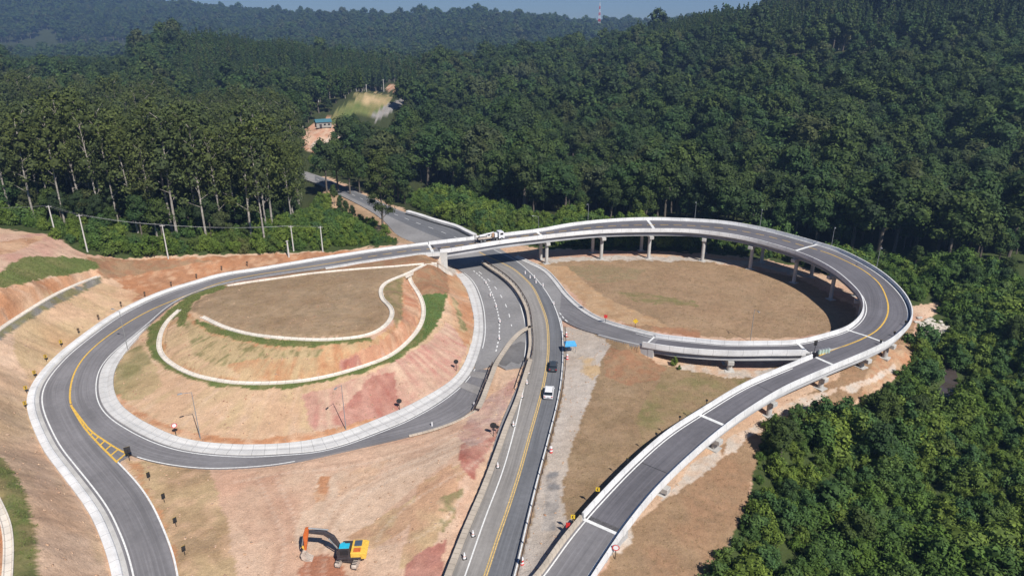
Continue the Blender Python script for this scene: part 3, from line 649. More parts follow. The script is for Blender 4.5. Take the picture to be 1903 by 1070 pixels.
ii = np.arange(NX*NY).reshape(NY, NX)
q = np.stack([ii[:-1, :-1], ii[:-1, 1:], ii[1:, 1:], ii[1:, :-1]], -1).reshape(-1, 4)
me.vertices.add(NX*NY); me.vertices.foreach_set('co', np.stack([gxf, gyf, gzf], 1).astype(np.float32).ravel())
me.loops.add(q.size); me.loops.foreach_set('vertex_index', q.ravel().astype(np.int32))
me.polygons.add(len(q)); me.polygons.foreach_set('loop_start', np.arange(0, q.size, 4, dtype=np.int32)); me.polygons.foreach_set('loop_total', np.full(len(q), 4, np.int32))
me.polygons.foreach_set('use_smooth', np.ones(len(q), bool))
me.update(calc_edges=True)
ca = me.color_attributes.new('soil', 'FLOAT_COLOR', 'POINT'); ca.data.foreach_set('color', np.c_[C, np.ones(len(C))].astype(np.float32).ravel())
ground = bpy.data.objects.new('ground', me); COL.objects.link(ground); tag(ground, kind='structure')
m, nt, b = nodes('soil_and_turf'); b.inputs['Roughness'].default_value = .95; b.inputs['Specular IOR Level'].default_value = .1
at = N_(nt, 'ShaderNodeAttribute'); at.attribute_name = 'soil'
n1 = noise(nt, .8, 6, rough=.65); n2 = noise(nt, 4.5, 5, rough=.7); n3 = noise(nt, .12, 4)
c = mixc(nt, 1.0, at.outputs['Color'], mixc(nt, ramp(nt, n1, .3, .7), (.88, .88, .87), (1.10, 1.10, 1.10)), 'MULTIPLY')
c = mixc(nt, 1.0, c, mixc(nt, ramp(nt, n2, .32, .68), (.80, .80, .81), (1.17, 1.17, 1.16)), 'MULTIPLY')
c = mixc(nt, 1.0, c, mixc(nt, ramp(nt, n3, .35, .65), (.93, .90, .88), (1.06, 1.06, 1.06)), 'MULTIPLY')
nt.links.new(c, b.inputs['Base Color']); bump(nt, b, math_(nt, 'ADD', n1, math_(nt, 'MULTIPLY', n2, .35)), .55, .45)
me.materials.append(m)
# ================================================================ ROADS AT GRADE
tag(ribbon('ramp_road', OUT[o1-1:], OUT_S[o1-1:], M_ramp, thick=.5), kind='structure')
tag(ribbon('ramp_road', IN_S[i1-1:], IN[i1-1:], M_ramp, dz=-.004, thick=.5), kind='structure')
tag(ribbon('ramp_road', OUT[:o0+2], OUT_S[:o0+2], M_ramp, thick=.5), kind='structure')
tag(ribbon('ramp_road', IN_S[:i0+2], IN[:i0+2], M_ramp, dz=.008, thick=.3), kind='structure')
LL = curve_px([(131,752,3.6)] + leftleg[:4], .5, 1); RL = curve_px([(131,752,3.6)] + rightleg[:5] + [(240,845,2.9)], .5, 1)
tt = np.linspace(0, 1, 40)
def at(Cc, t): return np.stack([np.interp(t, np.linspace(0, 1, len(Cc)), Cc[:, k]) for k in range(3)], -1)
gore = ribbon('gore_road', at(RL, tt), at(LL, tt), M_ramp, dz=-.002, thick=.4); tag(gore, kind='structure'); carve(at(LL, tt), at(RL, tt), .4, .2)
me_ = ground.data; me_.vertices.foreach_set('co', np.stack([gxf, gyf, Zg.ravel()], 1).astype(np.float32).ravel()); me_.update()

M_dusty = asphalt('dusty_asphalt', (.27, .255, .245), track=False, patch=.4)
for q_ in ([(862,684),(884,690),(909,693),(906,705),(880,700),(854,694)], [(846,704),(872,712),(900,722),(896,736),(866,724),(838,712)]):
    vs_ = [U(a, b, .02) for a, b in q_]; o_ = mesh_obj('dusty_road', vs_, [tuple(range(len(vs_)-1, -1, -1))], M_dusty); tag(o_, kind='structure')
# ---- paint
def marking(name, o): o.name = name; return tag(o, kind='structure')
s0 = station(SP_out, 1557, 647, 4.3); s1 = station(SP_out, 131, 752, 3.6)
sa = station(SP_out, 1516, 463, 8.4); sb = station(SP_out, 672, 479, 7.7)
marking('yellow_line', stripe('yellow_line', SP_out[s0-6:sa], .32, M_yline))
marking('yellow_line', stripe('yellow_line', SP_out[sa:sb], .26, M_yline, dash=(2.6, 1.6)))
marking('yellow_line', stripe('yellow_line', SP_out[sb:s1+1], .30, M_yline))
marking('yellow_line', stripe('yellow_line', LL, .30, M_yline, dz=.014)); marking('yellow_line', stripe('yellow_line', RL, .30, M_yline, dz=.014))
zb = MB()
for t in (.20,.28,.36,.44,.53,.62,.71,.80,.89,.985):
    p, q = at(LL, np.array([t]))[0], at(RL, np.array([min(1, t*.98)]))[0]; d = (q-p); d /= np.linalg.norm(d)+1e-9; nrm = np.array([-d[1], d[0], 0])*.16
    b_ = len(zb.v); zb.add([p-nrm+[0, 0, .018], q-nrm+[0, 0, .018], q+nrm+[0, 0, .018], p+nrm+[0, 0, .018]], [(0, 1, 2, 3)])
tag(zb.build('hatched_marking', M_yline), kind='structure')
marking('white_line', stripe('white_line', offset(OUT, -.45), .22, M_wline))
marking('white_line', stripe('white_line', offset(IN[i0-5:], .45), .18, M_wline))
kL = station(SP_out, 218, 859, 2.9)
marking('white_line', stripe('white_line', offset(SP_out[kL:], -.1), .24, M_wline))
marking('white_line', stripe('white_line', offset(SP_out[:s0-14], .4), .20, M_wline))
kR = station(SP_in, 249, 849, 2.9)
kR2 = station(SP_in, 560, 857, 1.2); marking('white_line', stripe('white_line', offset(SP_in[kR:kR2], -.15), .20, M_wline))
marking('white_line', stripe('white_line', WR, .2, M_wline, dz=.02)); marking('white_line', stripe('white_line', WL, .2, M_wline, dz=.02))
for d in (-.17, .17): marking('yellow_line', stripe('yellow_line', offset(YH, d), .20, M_yfade, dz=.02))
marking('white_line', stripe('white_line', flatc([(895,484),(905,492),(919,502),(941,523),(960,548),(970,577),(976,602),(978,631),(975,663)], step=1), .22, M_wline, dz=.012))
marking('dashed_line', stripe('dashed_line', flatc([(880,503),(900,520),(914,545),(923,571),(928,599),(927,628),(921,656)], step=1), .3, M_wline, dash=(1.1, .9)))
marking('dashed_line', stripe('dashed_line', flatc([(890,505),(904,516),(919,532),(933,553),(944,577),(951,606)], step=1), .22, M_wline, dash=(2.2, 4.4)))
marking('white_line', stripe('white_line', flatc([(1040,590),(1044,600),(1046,625)], step=1), .2, M_wline, dz=.03))
marking('dashed_line', stripe('dashed_line', flatc([(1040,582),(1052,597),(1068,607)], step=1), .3, M_wline, dash=(1.4, .8), dz=.14))
marking('dashed_line', stripe('dashed_line', fa[::1]*.45+pair(fa, fb)*.55, .2, M_wline, dash=(3, 5)))

# ================================================================ VIADUCT
via = empty('curved_viaduct', U(1300, 560, 0), label='curved concrete viaduct ramp looping round the brown field and crossing the highway', cat='viaduct')
VO = via.location.copy()
def vpart(o, name=None):
    o.parent = via; o.matrix_parent_inverse = Matrix.Translation(-VO); return o
vo, vos = OUT[o0:o1+1], OUT_S[o0:o1+1]; vi_, vis = IN[i0:i1+1], IN_S[i0:i1+1]
vpart(ribbon('road_surface', vo, vos, M_deck)); vpart(ribbon('road_surface', vis, vi_, M_deck, dz=-.004))
vpart(ribbon('deck_slab', offset(vo, .50), vos, M_white, dz=-.03, thick=.26)); vpart(ribbon('deck_slab', vis, offset(vi_, -.50), M_white, dz=-.034, thick=.26))
PR = [(0, -.02), (.10, .26), (.16, .87), (.42, .87), (.50, -.02)]
PL = [(-a, b) for a, b in PR]
vpart(extrude('parapet', vo, PR, M_white)); vpart(extrude('parapet', vi_, PL, M_white))
# parapets where the two legs separate
g_out = station(SP_out, 1519, 662, 4.1); k0 = station(SP_out, 1083, 966, 1.9)
g_in = station(SP_in, 1508, 655, 4.1); k1 = station(SP_in, 1192, 640, 2.4)
vpart(extrude('parapet', SP_out[k0:g_out], PL, M_white)); vpart(extrude('parapet', SP_in[k1:g_in], PR, M_white))
vpart(ribbon('deck_slab', SP_out[k0:g_out], offset(SP_out[k0:g_out], -.52), M_white, dz=-.04, thick=.34)); vpart(ribbon('deck_slab', offset(SP_in[k1:g_in], .52), SP_in[k1:g_in], M_white, dz=-.04, thick=.34))
GP = [(-.45, -.36), (-.45, -.5), (-.12, -.62), (-.12, -1.35), (-.42, -1.5), (-.42, -1.72), (.42, -1.72), (.42, -1.5), (.12, -1.35), (.12, -.62), (.45, -.5), (.45, -.36)]
for f in (.13, .5, .90):
    vpart(extrude('girder', vo*(1-f) + vos*f, GP, M_gird)); vpart(extrude('girder', vi_*(1-f) + vis*f, GP, M_gird))
def jointbar(A, B):
    d = (B-A); L = np.linalg.norm(d); d = d/L; nrm = np.array([-d[1], d[0], 0])*.42; vs = [A-nrm, B-nrm, B+nrm, A+nrm]
    vpart(mesh_obj('expansion_joint', [v + [0, 0, .008] for v in vs], [(0, 1, 2, 3)], M_wline))
for px, py, z, both in [(1152,992,1.9,0),(1350,791,3.2,0),(1557,679,4.2,0),(1649,637,5.0,1),(1518,455,8.4,1),(1202,409,9.0,1),(995,431,8.7,1),(800,455,8.1,1)]:
    k = station(OUT, px, py, z); jointbar(OUT[k], OUT_S[k])
    if both: q = nearest(OUT_S[k][None], IN_S)[0]; jointbar(OUT_S[k], IN[q])
for px, py, z in [(1218,627,2.5),(1483,639,3.9)]:
    k = station(IN, px, py, z); jointbar(IN[k], IN_S[k])
for px, py, z in [(1430,712,3.7),(1255,868,2.7)]:
    k = station(OUT, px+25, py+25, z); A, B = OUT[k], OUT_S[k]; d = B-A; d /= np.linalg.norm(d); nrm = np.array([-d[1], d[0], 0])*.06
    vpart(mesh_obj('construction_joint', [v + [0, 0, .008] for v in (A-nrm, B-nrm, B+nrm, A+nrm)], [(0, 1, 2, 3)], M_black))
def pier(A, B, ncol=2):
    """A, B: deck edge points (outer, inner)"""
    d = (B-A); d[2] = 0; L = np.linalg.norm(d); d /= L; a = math.atan2(d[1], d[0]); mid = (A+B)/2; zt = mid[2]-1.74
    r = vpart(MB().box((mid[0], mid[1], zt-.5), (L+.9, 1.3, .9), a).build('pier_cap', M_conc))
    bv = r.modifiers.new('b', 'BEVEL'); bv.width = .06; bv.segments = 1
    for f in ([.14, .86] if ncol == 2 else [.5]):
        p = A*(1-f)+B*f; gz0 = float(ground_at(p[0], p[1])[0])
        c = MB().tube((p[0], p[1], gz0-1), (p[0], p[1], zt-.96), .52, n=16); vpart(c.build('column', M_conc, smooth_=False))
        vpart(MB().box((p[0], p[1], gz0-.08), (2.0, 2.0, .35), a).build('footing', M_conc))
for px, py in [(1010,487),(1118,482),(1213,487),(1302,487),(1391,498),(1478,520),(1551,548),(1585,590)]:
    k = station(IN, px, py, 0)
    q = nearest(IN_S[k][None], OUT_S)[0]; pier(OUT[q].copy(), IN[k].copy())
for px, py, z in [(1668,625,5.3),(1620,652,4.8)]:
    k = station(OUT, px, py, z); q = nearest(OUT_S[k][None], IN_S)[0]; pier(OUT[k].copy(), IN[q].copy())
for px, py, z in [(1540,686,4.1),(1444,730,3.7),(1340,800,3.2),(1243,886,2.7)]:
    k = station(OUT, px, py, z); pier(OUT[k].copy(), OUT_S[k].copy())
for px, py, z in [(1350,641,3.2)]:
    k = station(IN, px, py, z); pier(IN_S[k].copy(), IN[k].copy())
def wall(name, Cc, down, th=.4, side=1, mat=None):
    """vertical wall below a curve reaching `down` metres under it (scalar or array)"""
    O = offset(Cc, th*side); n = len(Cc); dn = np.broadcast_to(down, n)
    top, top2 = Cc + [0, 0, -.03], O + [0, 0, -.03]; bot = Cc - np.stack([0*dn, 0*dn, dn], 1); bot2 = O - np.stack([0*dn, 0*dn, dn], 1)
    vs = [*top, *top2, *bot, *bot2]; fs = []
    for i in range(n-1):
        fs += [(i, i+1, n+i+1, n+i), (i, 2*n+i, 2*n+i+1, i+1), (n+i, n+i+1, 3*n+i+1, 3*n+i)]
    fs += [(0, n, 3*n, 2*n), (n-1, 3*n-1, 4*n-1, 2*n-1)]
    return mesh_obj(name, vs, fs, mat or M_white)
def crosswall(A, B, zt, zb_, th=1.2):
    d = B-A; L = np.linalg.norm(d[:2]); a = math.atan2(d[1], d[0]); m_ = (A+B)/2
    return vpart(MB().box((m_[0], m_[1], (zt+zb_)/2), (L+1.0, th, zt-zb_), a).build('abutment_wall', M_white))
kA = station(IN, 823, 468, 8.3); qA = nearest(IN_S[kA][None], OUT_S)[0]; crosswall(OUT[qA].copy(), IN[kA].copy(), 7.9, -1)
vpart(wall('wing_wall', offset(IN[kA-1:kA+9], -.1), np.linspace(8.2, .8, 10), .5, -1, M_conc)); vpart(wall('wing_wall', offset(OUT[qA-1:qA+14], .1), np.linspace(8.5, 1.5, 15), .5, 1))
kB = station(IN, 1226, 628, 2.6); crosswall(IN_S[kB].copy(), IN[kB].copy(), 2.3, -1.5); vpart(wall('wing_wall', IN_S[kB-13:kB+1], np.linspace(.9, 3.7, 14), .45, 1))
kC = o0+1; crosswall(OUT[kC].copy(), OUT_S[kC].copy(), 1.9, -1.2); vpart(wall('wing_wall', OUT[kC-8:kC+1], np.linspace(1.2, 3.0, 9), .45, 1)); vpart(wall('wing_wall', OUT_S[kC-8:kC+1], np.linspace(1.2, 3.0, 9), .45, -1))

# ================================================================ BARRIERS, KERBS, DRAINS
def tagged(o, name, label, cat, group=None): o.name = name; return tag(o, label, cat, group)
tagged(extrude('gutter_barrier', OUT[o1:], [(.55, -.05), (.72, .30), (1.0, .38), (1.85, .30), (1.95, -.6), (.6, -.6)], M_white), 'concrete_barrier', 'long pale concrete kerb barrier along the outer edge of the left loop road', 'barrier')
tag(ribbon('gutter_strip', offset(OUT[o1:], .75), OUT[o1:], M_conc, dz=.03, thick=.4), kind='structure')
ub = [(815,469),(787,470),(736,477),(672,486),(609,497),(570,503)]
iu = station(IN, 600, 499, 7.3); tagged(extrude('kerb', IN[i1:iu], [(0, -.02), (-.1, .25), (-1.3, .3), (-1.6, .25), (-1.7, -.6), (0, -.6)], M_band), 'concrete_kerb', 'pale concrete kerb beside the ramp above the mound, left of the bridge abutment', 'kerb')
b_out = [(280,601),(251,624),(222,647),(200,669),(187,691),(183,717),(184,733),(190,752),(207,773),(235,792),(266,809),(301,824),(339,835),(380,841),(429,845),(480,845),(519,843),(588,838),(644,824),(692,806),(744,786),(789,763),(823,742),(851,720),(868,702),(880,683),(891,653),(897,627),(898,602),(895,571),(885,539),(873,519),(860,508)]
b_in = [(279,603),(254,631),(229,660),(213,685),(208,717),(209,724),(218,748),(239,769),(270,788),(304,804),(332,816),(373,824),(415,828),(480,829),(519,828),(588,819),(644,804),(692,785),(744,764),(789,741),(823,721),(848,702),(864,676),(876,640),(882,609),(880,583),(874,558),(866,536),(853,518),(841,504)]
SPb = np.vstack([SP_in[station(SP_in, 349, 548, 5.8):], flatc([(921,675),(925,640),(925,600),(915,560),(895,525),(880,505)], 0)])
BO = edge_px(b_out, SPb, 1, 1.5); BI = edge_px(b_in, SPb, 1, 1.5); BIp = pair(BO, BI)
carve(BO, BIp, .22, .1); me_.vertices.foreach_set('co', np.stack([gxf, gyf, Zg.ravel()], 1).astype(np.float32).ravel()); me_.update()
W_ = BIp - BO; L_ = np.linalg.norm(W_[:, :2], axis=1)[:, None] + 1e-6
rows = [(0, .0), (0.02, .16), (.35, .20), (.5, .10), (.62, .10), (.75, .24), (1.0, .38), (1.06, .3), (1.08, -.6), (0, -.6)]
vs = []; fs = []; uv = []; m_ = len(rows); sl = arclen(BO)
for i in range(len(BO)):
    for a, h_ in rows: vs.append(BO[i] + W_[i]*a + [0, 0, h_]); uv.append((sl[i], a))
for i in range(len(BO)-1):
    for k in range(m_): fs.append((i*m_+k, (i+1)*m_+k, (i+1)*m_+(k+1) % m_, i*m_+(k+1) % m_))
tagged(mesh_obj('drainage_kerb', vs, fs, M_band, uv=uv), 'drainage_kerb', 'broad white concrete drainage kerb curving round the foot of the terraced mound', 'kerb')
marking('white_line', stripe('white_line', offset(BO, .5)[int(len(BO)*.72):], .2, M_wline, dz=.02))
KU = np.vstack([HR[station(HR, 955, 478, 0):-3], IN[2:i0+1]]); KU = smooth(resample(KU, 1.), 2)
tagged(extrude('kerb', KU, [(.0, -.1), (-.05, .16), (-.8, .2), (-1.0, .1), (-1.2, .45), (-1.45, .45), (-1.55, -.6), (0, -.6)], M_band), 'drainage_kerb', 'white concrete kerb from under the bridge past the brown field onto the slip ramp', 'kerb')
far_k = flatc([(879,438),(862,430),(844,421),(820,414),(799,408),(775,400),(754,394)], 1); tagged(extrude('kerb', far_k, [(0, -.1), (.0, .3), (.5, .45), (1.5, .45), (1.7, -.5), (0, -.5)], M_white), 'concrete_kerb', 'white concrete kerb beside the highway just beyond the bridge, below the green bushes', 'kerb')
DK = flatc([(987,607),(972,613),(950,634),(935,655),(921,677),(914,697),(906,717),(897,742),(889,758)], 1, sig=1)
tagged(extrude('kerb', DK, [(-.5, -.1), (-.45, .2), (.45, .2), (.5, -.1)], M_kerb), 'raised_kerb', 'beige concrete kerb running diagonally across the half-built junction', 'kerb')
DK2 = curve_px([(889,759,.02),(870,772,.05),(848,783,.12),(803,799,.25),(760,810,.38)], 1, 1)
tagged(extrude('kerb', DK2, [(-.2, -.1), (-.18, .16), (.18, .16), (.2, -.1)], M_kerb), 'raised_kerb', 'thin earth-stained kerb edging the lower loop road by two white bollards', 'kerb')
MK = flatc([(985,668),(978,690),(971,712),(960,745),(941,790),(925,835),(897,909),(866,980),(833,1064),(812,1120),(762,1240),(716,1352)], 1)
tagged(extrude('kerb', MK, [(-.55, -.1), (-.5, .18), (.35, .18), (.4, -.1)], M_kerb), 'edge_kerb', 'long straight beige kerb between the highway shoulder and the red earth', 'kerb')
MD = flatc([(900,487),(914,497),(934,510),(959,532),(978,561),(986,583),(989,609),(991,644),(987,667)], 1)
tagged(extrude('kerb', MD, [(.1, -.1), (.15, .2), (1.0, .2), (1.05, -.1)], M_kerb), 'median_kerb', 'curved beige median kerb beside the dark guard rail south of the bridge', 'kerb')
GBL = curve_px([(880,1215,.38),(930,1155,.63),(978,1100,.95),(1007,1067,1.25),(1049,1008,1.75),(1083,966,1.9)], 1, 1)
tagged(extrude('kerb', GBL, [(0, -.1), (-.1, .3), (-.15, .75), (-.5, .75), (-.6, -.8), (0, -.8)], M_kerb), 'low_parapet', 'beige low parapet left of the ramp at the bottom of the picture', 'parapet')
tagged(extrude('kerb', OUT[:o0+1], PR, M_white), 'low_parapet', 'white low parapet right of the ramp beside the round sign', 'parapet')

def poly_channel(pts, label, w=.9, mat=M_chan):
    Cc = curve_px(pts, .6, 1.5); gz_ = ground_at(Cc[:, 0], Cc[:, 1]); Cc[:, 2] = smooth(np.stack([np.maximum(gz_, Cc[:, 2]-.3), gz_], 1), 3)[:, 0]
    h = w/2; return tagged(extrude('ch', Cc, [(-h, .16), (-h+.15, .18), (-h+.25, -.02), (h-.25, -.02), (h-.15, .18), (h, .16), (h, -.9), (-h, -.9)], mat), 'drainage_channel', label, 'channel')
def chan_obj(Cc, label, w=.95):
    h = w/2; return tagged(extrude('ch', Cc, [(-h, .10), (-h+.15, .12), (-h+.25, -.06), (h-.25, -.06), (h-.15, .12), (h, .10), (h, -.9), (-h, -.9)], M_chan), 'drainage_channel', label, 'channel')
for Cc, lb, w_ in zip(CH, ('pale concrete drainage channel round the rim of the mound top','pale concrete drainage channel along the grassy bench of the mound','thin concrete drainage channel along the back edge of the mound top',
    'concrete berm channel on the cut slope below the green grass patch','white concrete channel in the bottom left corner of the picture'), (1.0,1.0,.9,1.1,1.1)): chan_obj(Cc, lb, w_)
poly_channel([(787,490,8.35),(800,488,8.3),(812,489,8.1)], 'short wide concrete channel where the mound drains meet by the abutment', 1.3)
poly_channel([(812,489,8.1),(826,500,5.4),(838,506,3.4)], 'steep concrete chute running down beside the bridge abutment', .9)

def guard_rail(Cc, label, step=4, mat=M_rust, h=.78, off=0., cat='guard rail'):
    Cc = offset(Cc, off); t = empty('guard_rail', Cc[0], label=label, cat=cat); L = Vector(Cc[0]); inv = Matrix.Translation(-L)
    r = extrude('rail', Cc, [(-.04, h-.32), (.05, h-.26), (-.01, h-.17), (.05, h-.08), (-.04, h), (-.08, h-.16)], mat, t); r.matrix_parent_inverse = inv
    pm = MB().box((0, 0, h/2-.15), (.14, .14, h+.3)); first = None; C4 = resample(Cc, step)
    for p in C4[:95]:
        if first is None: o = pm.build('post', mat, t); first = o
        else: o = first.copy(); COL.objects.link(o)
        o.parent = t; o.location = Vector(p) - L
    return t
guard_rail(MD, 'dark rusty guard rail in the curved median south of the bridge', 2.5, h=.85)
RG = flatc([(1050,612),(1052,650),(1049,700),(1042,745),(1025,814),(1004,894),(984,977),(963,1067),(945,1130),(909,1250),(880,1352)], 1)
guard_rail(RG, 'long dark guard rail between the highway and the gravel yard', 4)
guard_rail(offset(MK, .75)[:int(len(MK)*.16)], 'short dark guard rail at the dark asphalt patch beside the highway', 3.0, h=.65)
guard_rail(offset(DK, .8)[14:], 'thin dark guard rail on the left of the diagonal beige kerb', 3.5, h=.45)

# ================================================================ SIGNS AND STREET FURNITURE
ORD = ['first','second','third','fourth','fifth','sixth','seventh','eighth','ninth','tenth','eleventh','twelfth','thirteenth','fourteenth','fifteenth','sixteenth','seventeenth','eighteenth','nineteenth','twentieth']
def face_cam(p): return math.atan2(-p[1], -p[0]) + math.pi/2     # local -Y towards camera side
def sign(name, p, board, label, cat='road sign', group=None, h=1.7, rz=None, front=M_yel, back=M_sback, chevron=None, post=M_black, ring=None):
    """board: ('rect', w, h) | ('disc', r) | ('diamond', r); front faces local -Y"""
    rz = face_cam(p) if rz is None else rz
    t = empty(name, p, rz, label, cat, group); MB().tube((0, 0, -.3), (0, 0, h), .055, n=8).build('post', post, t)
    if board[0] == 'rect': w, hh = board[1]/2, board[2]/2; poly = [(-w, h-hh), (w, h-hh), (w, h+hh), (-w, h+hh)]
    elif board[0] == 'disc': poly = [(board[1]*math.cos(a), h+board[1]*math.sin(a)) for a in np.linspace(0, 2*math.pi, 20, endpoint=False)]
    else: r = board[1]; poly = [(0, h-r), (r, h), (0, h+r), (-r, h)]
    MB().prism(poly, -.10, -.06).build('sign_face', front, t); MB().prism([(x*1.02, h+(z-h)*1.02) for x, z in poly], -.058, -.03).build('sign_back', back, t)
    if chevron:
        s_ = min(board[1], board[2])/2*.8; k = chevron
        MB().prism([(-.5*s_*k, h+s_), (.1*s_*k, h+s_), (.65*s_*k, h), (.1*s_*k, h-s_), (-.5*s_*k, h-s_), (.05*s_*k, h)], -.115, -.102).build('chevron_mark', M_black, t)
    if ring:
        r = board[1]; n = 20; vs = []; 
        for q in range(n): a = 2*math.pi*q/n; vs += [(r*.99*math.cos(a), -.103, h+r*.99*math.sin(a)), (r*.72*math.cos(a), -.103, h+r*.72*math.sin(a))]
        mesh_obj('red_ring', vs, [(2*q, 2*q+1, (2*q+3) % (2*n), (2*q+2) % (2*n)) for q in range(n)], M_red, t)
    return t
M_dyel = flat('weathered_yellow', (.42, .27, .03), .6, var=.2); M_brownd = flat('marker_brown', (.10, .06, .035), .7, var=.3)
row = [(49,760),(50,731),(66,702),(87,673),(115,645),(147,621),(184,596),(226,572),(270,553),(319,534),(366,519),(413,506),(460,495)]
for i, (a, b) in enumerate(row):
    p = G(a, b)
    sign('chevron_sign', p, ('rect', .55, .72) if i < 5 else ('rect', .42, .6), '%s dull chevron marker from the near end of the row outside the left loop' % ORD[i], 'chevron sign', 'chevron markers outside the left loop road', 1.15, chevron=1 if i < 7 else -1, front=M_dyel if i < 5 else M_brownd)
for i, (a, b) in enumerate([(278,893),(306,934),(328,980),(344,1032)]):
    p = G(a, b); sign('chevron_sign', p, ('rect', .5, .62), '%s dark-backed marker down the bank below the yellow hatching' % ORD[i], 'chevron sign', 'dark markers beside the lower left ramp', 1.2, rz=face_cam(p)+math.pi+.3)
p = G(241, 856); sign('gore_sign', p, ('rect', .9, 1.1), 'large dark-backed sign at the tip of the yellow hatched gore', h=2.0, rz=face_cam(p)+math.pi)
p = G(328, 812); sign('round_sign', p, ('disc', .45), 'round white sign on dark post at the left foot of the mound', h=2.1, front=M_cwhite, ring=True); 
for a, b, l in [(848,690,'round black-backed sign on the right slope foot of the mound'),(743,767,'round black-backed sign beside the red streaked slope foot')]:
    p = G(a, b); sign('round_sign', p, ('disc', .5), l, h=2.2, rz=face_cam(p)+math.pi)
for a, b, l in [(917,812,'larger black-backed sign above the red earth by the highway'),(924,806,'small black-backed sign right beside the highway edge kerb')]:
    p = G(a, b); sign('round_sign', p, ('disc', .6 if a < 920 else .35), l, h=2.2 if a < 920 else 1.4, rz=face_cam(p)+math.pi)
p = G(1085, 578); sign('site_sign', p, ('rect', .8, 1.1), 'brown-backed sign nearest the highway at the edge of the brown field', h=1.9, rz=face_cam(p)+math.pi, back=M_brown, post=M_brown)
p = G(1125, 602); sign('site_sign', p, ('rect', .8, .8), 'red and white sign on the brown field between the brown and yellow signs', h=2.0, front=M_red)
p = G(1180, 614); sign('warning_sign', p, ('diamond', .65), 'yellow diamond warning sign at the start of the slip ramp', h=2.3, front=M_yel, post=M_rust)
p = G(1143, 1040); sign('round_sign', p, ('disc', .5), 'round red-rimmed white sign beside the lower ramp parapet', h=2.0, front=M_cwhite, ring=True, post=M_rust)
p = G(1055, 992); sign('site_sign', p, ('rect', .6, .9), 'red sign by the beige parapet at the end of the gravel yard', h=1.6, front=M_red)
VL = SP_out
for i, (a, b, z) in enumerate([(1116,928,3.4),(1068,984,2.9)]):
    k = station(VL, a+8, b-6, 2.6-i*.5); p = offset(VL, -.75)[k]; sign('chevron_sign', p, ('rect', .6, .7), ['farther','nearer'][i] + ' yellow chevron sign on the left parapet of the lower ramp', 'chevron sign', 'yellow markers on the lower ramp', 1.5, chevron=-1)
for i, (a, b, z) in enumerate([(1320,758,3.2),(1271,790,3.0),(1226,824,2.8),(1171,872,2.5)]):
    k = station(VL, a+2, b, z); p = offset(VL, -.8)[k]; sign('marker_post', p, ('rect', .4, .45), '%s small dark marker from the far end of the lower viaduct left parapet' % ORD[i], 'marker', 'dark markers on the lower viaduct parapet', 1.35, rz=face_cam(p)+math.pi)
for i, (a, b, z) in enumerate([(1687,606,5.7),(1665,626,5.3),(1638,643,4.9)]):
    k = station(OUT, a, b, z); p = offset(OUT, -.3)[k]; sign('marker_post', p, ('rect', .45, .55), '%s small dark marker inside the outer parapet at the right bend' % ORD[i], 'marker', 'dark markers at the right bend', 1.0, rz=face_cam(p)+math.pi)
gp = SP_in[station(SP_in, 1522, 658, 6.2)]
p = U(1513, 656, 4.1); sign('gore_sign', p, ('rect', .7, 1.1), 'tall black-backed sign where the two viaduct legs meet', h=2.3, rz=face_cam(p)+math.pi+.5)
# crash cushion
cc = empty('crash_cushion', U(1529, 656, 4.15), math.radians(18), 'pale green crash cushion at the viaduct gore', 'crash cushion')
for i in range(4):
    d = MB().tube((i*.75-.9, 0, 0), (i*.75-.9, 0, .95), .36, n=14); d.build('drum', flat('cushion_green', (.42, .52, .45), .6) if i == 0 else bpy.data.materials['cushion_green'], cc)
    MB().tube((i*.75-.9, 0, .95), (i*.75-.9, 0, 1.02), .38, .30, n=14).build('drum_lid', M_galv, cc)
# cones
def cone(p, label, group):
    t = empty('traffic_cone', p, random.random(), label, 'traffic cone', group)
    MB().box((0, 0, .04), (.62, .62, .08)).build('base', M_black, t); MB().tube((0, 0, .08), (0, 0, 1.0), .24, .07, n=12).build('cone_body', M_cwhite, t)
    MB().tube((0, 0, .38), (0, 0, .55), .188, .15, n=12, caps=False).build('band', M_orange, t)
c_proto = None
def cones(lst, fmt, group):
    global c_proto
    for i, (a, b) in enumerate(lst):
        lab = fmt % ORD[i]
        if c_proto is None: cone(U(a, b, .0), lab, group); c_proto = bpy.data.objects['traffic_cone']
        else:
            c = copy_tree(c_proto); c.location = Vector(U(a, b, .0)); c['label'] = lab; c['group'] = group
cones([(903,527),(911,550),(922,571),(929,599),(928,631)], '%s white cone from the bridge along the dashed line of the left carriageway', 'cones along the dashed line')
cones([(982,694),(979,713),(970,738),(954,791),(925,868),(879,995),(863,1037)], '%s white cone from the far end of the left shoulder of the main highway', 'cones on the main highway shoulder')
cones([(976,509),(985,517),(993,517),(996,526),(1009,532),(1029,566)], '%s white cone from the bridge along the right lane edge', 'cones along the right lane edge')
for i, (a, b) in enumerate([(903,712),(881,758),(803,795)]):
    t = empty('bollard', G(a, b), 0, ['white bollard on the loop road nearest the diagonal kerb','white bollard at the outer corner of the loop road junction','white bollard on the thin kerb of the lower loop road, farthest left'][i], 'bollard', 'white bollards at the junction')
    MB().tube((0, 0, 0), (0, 0, .08), .3, .3).build('base', M_black, t); MB().tube((0, 0, .08), (0, 0, 1.15), .15, .12).build('body', M_cwhite, t); MB().tube((0, 0, 1.15), (0, 0, 1.22), .13, .06).build('cap', M_galv, t)
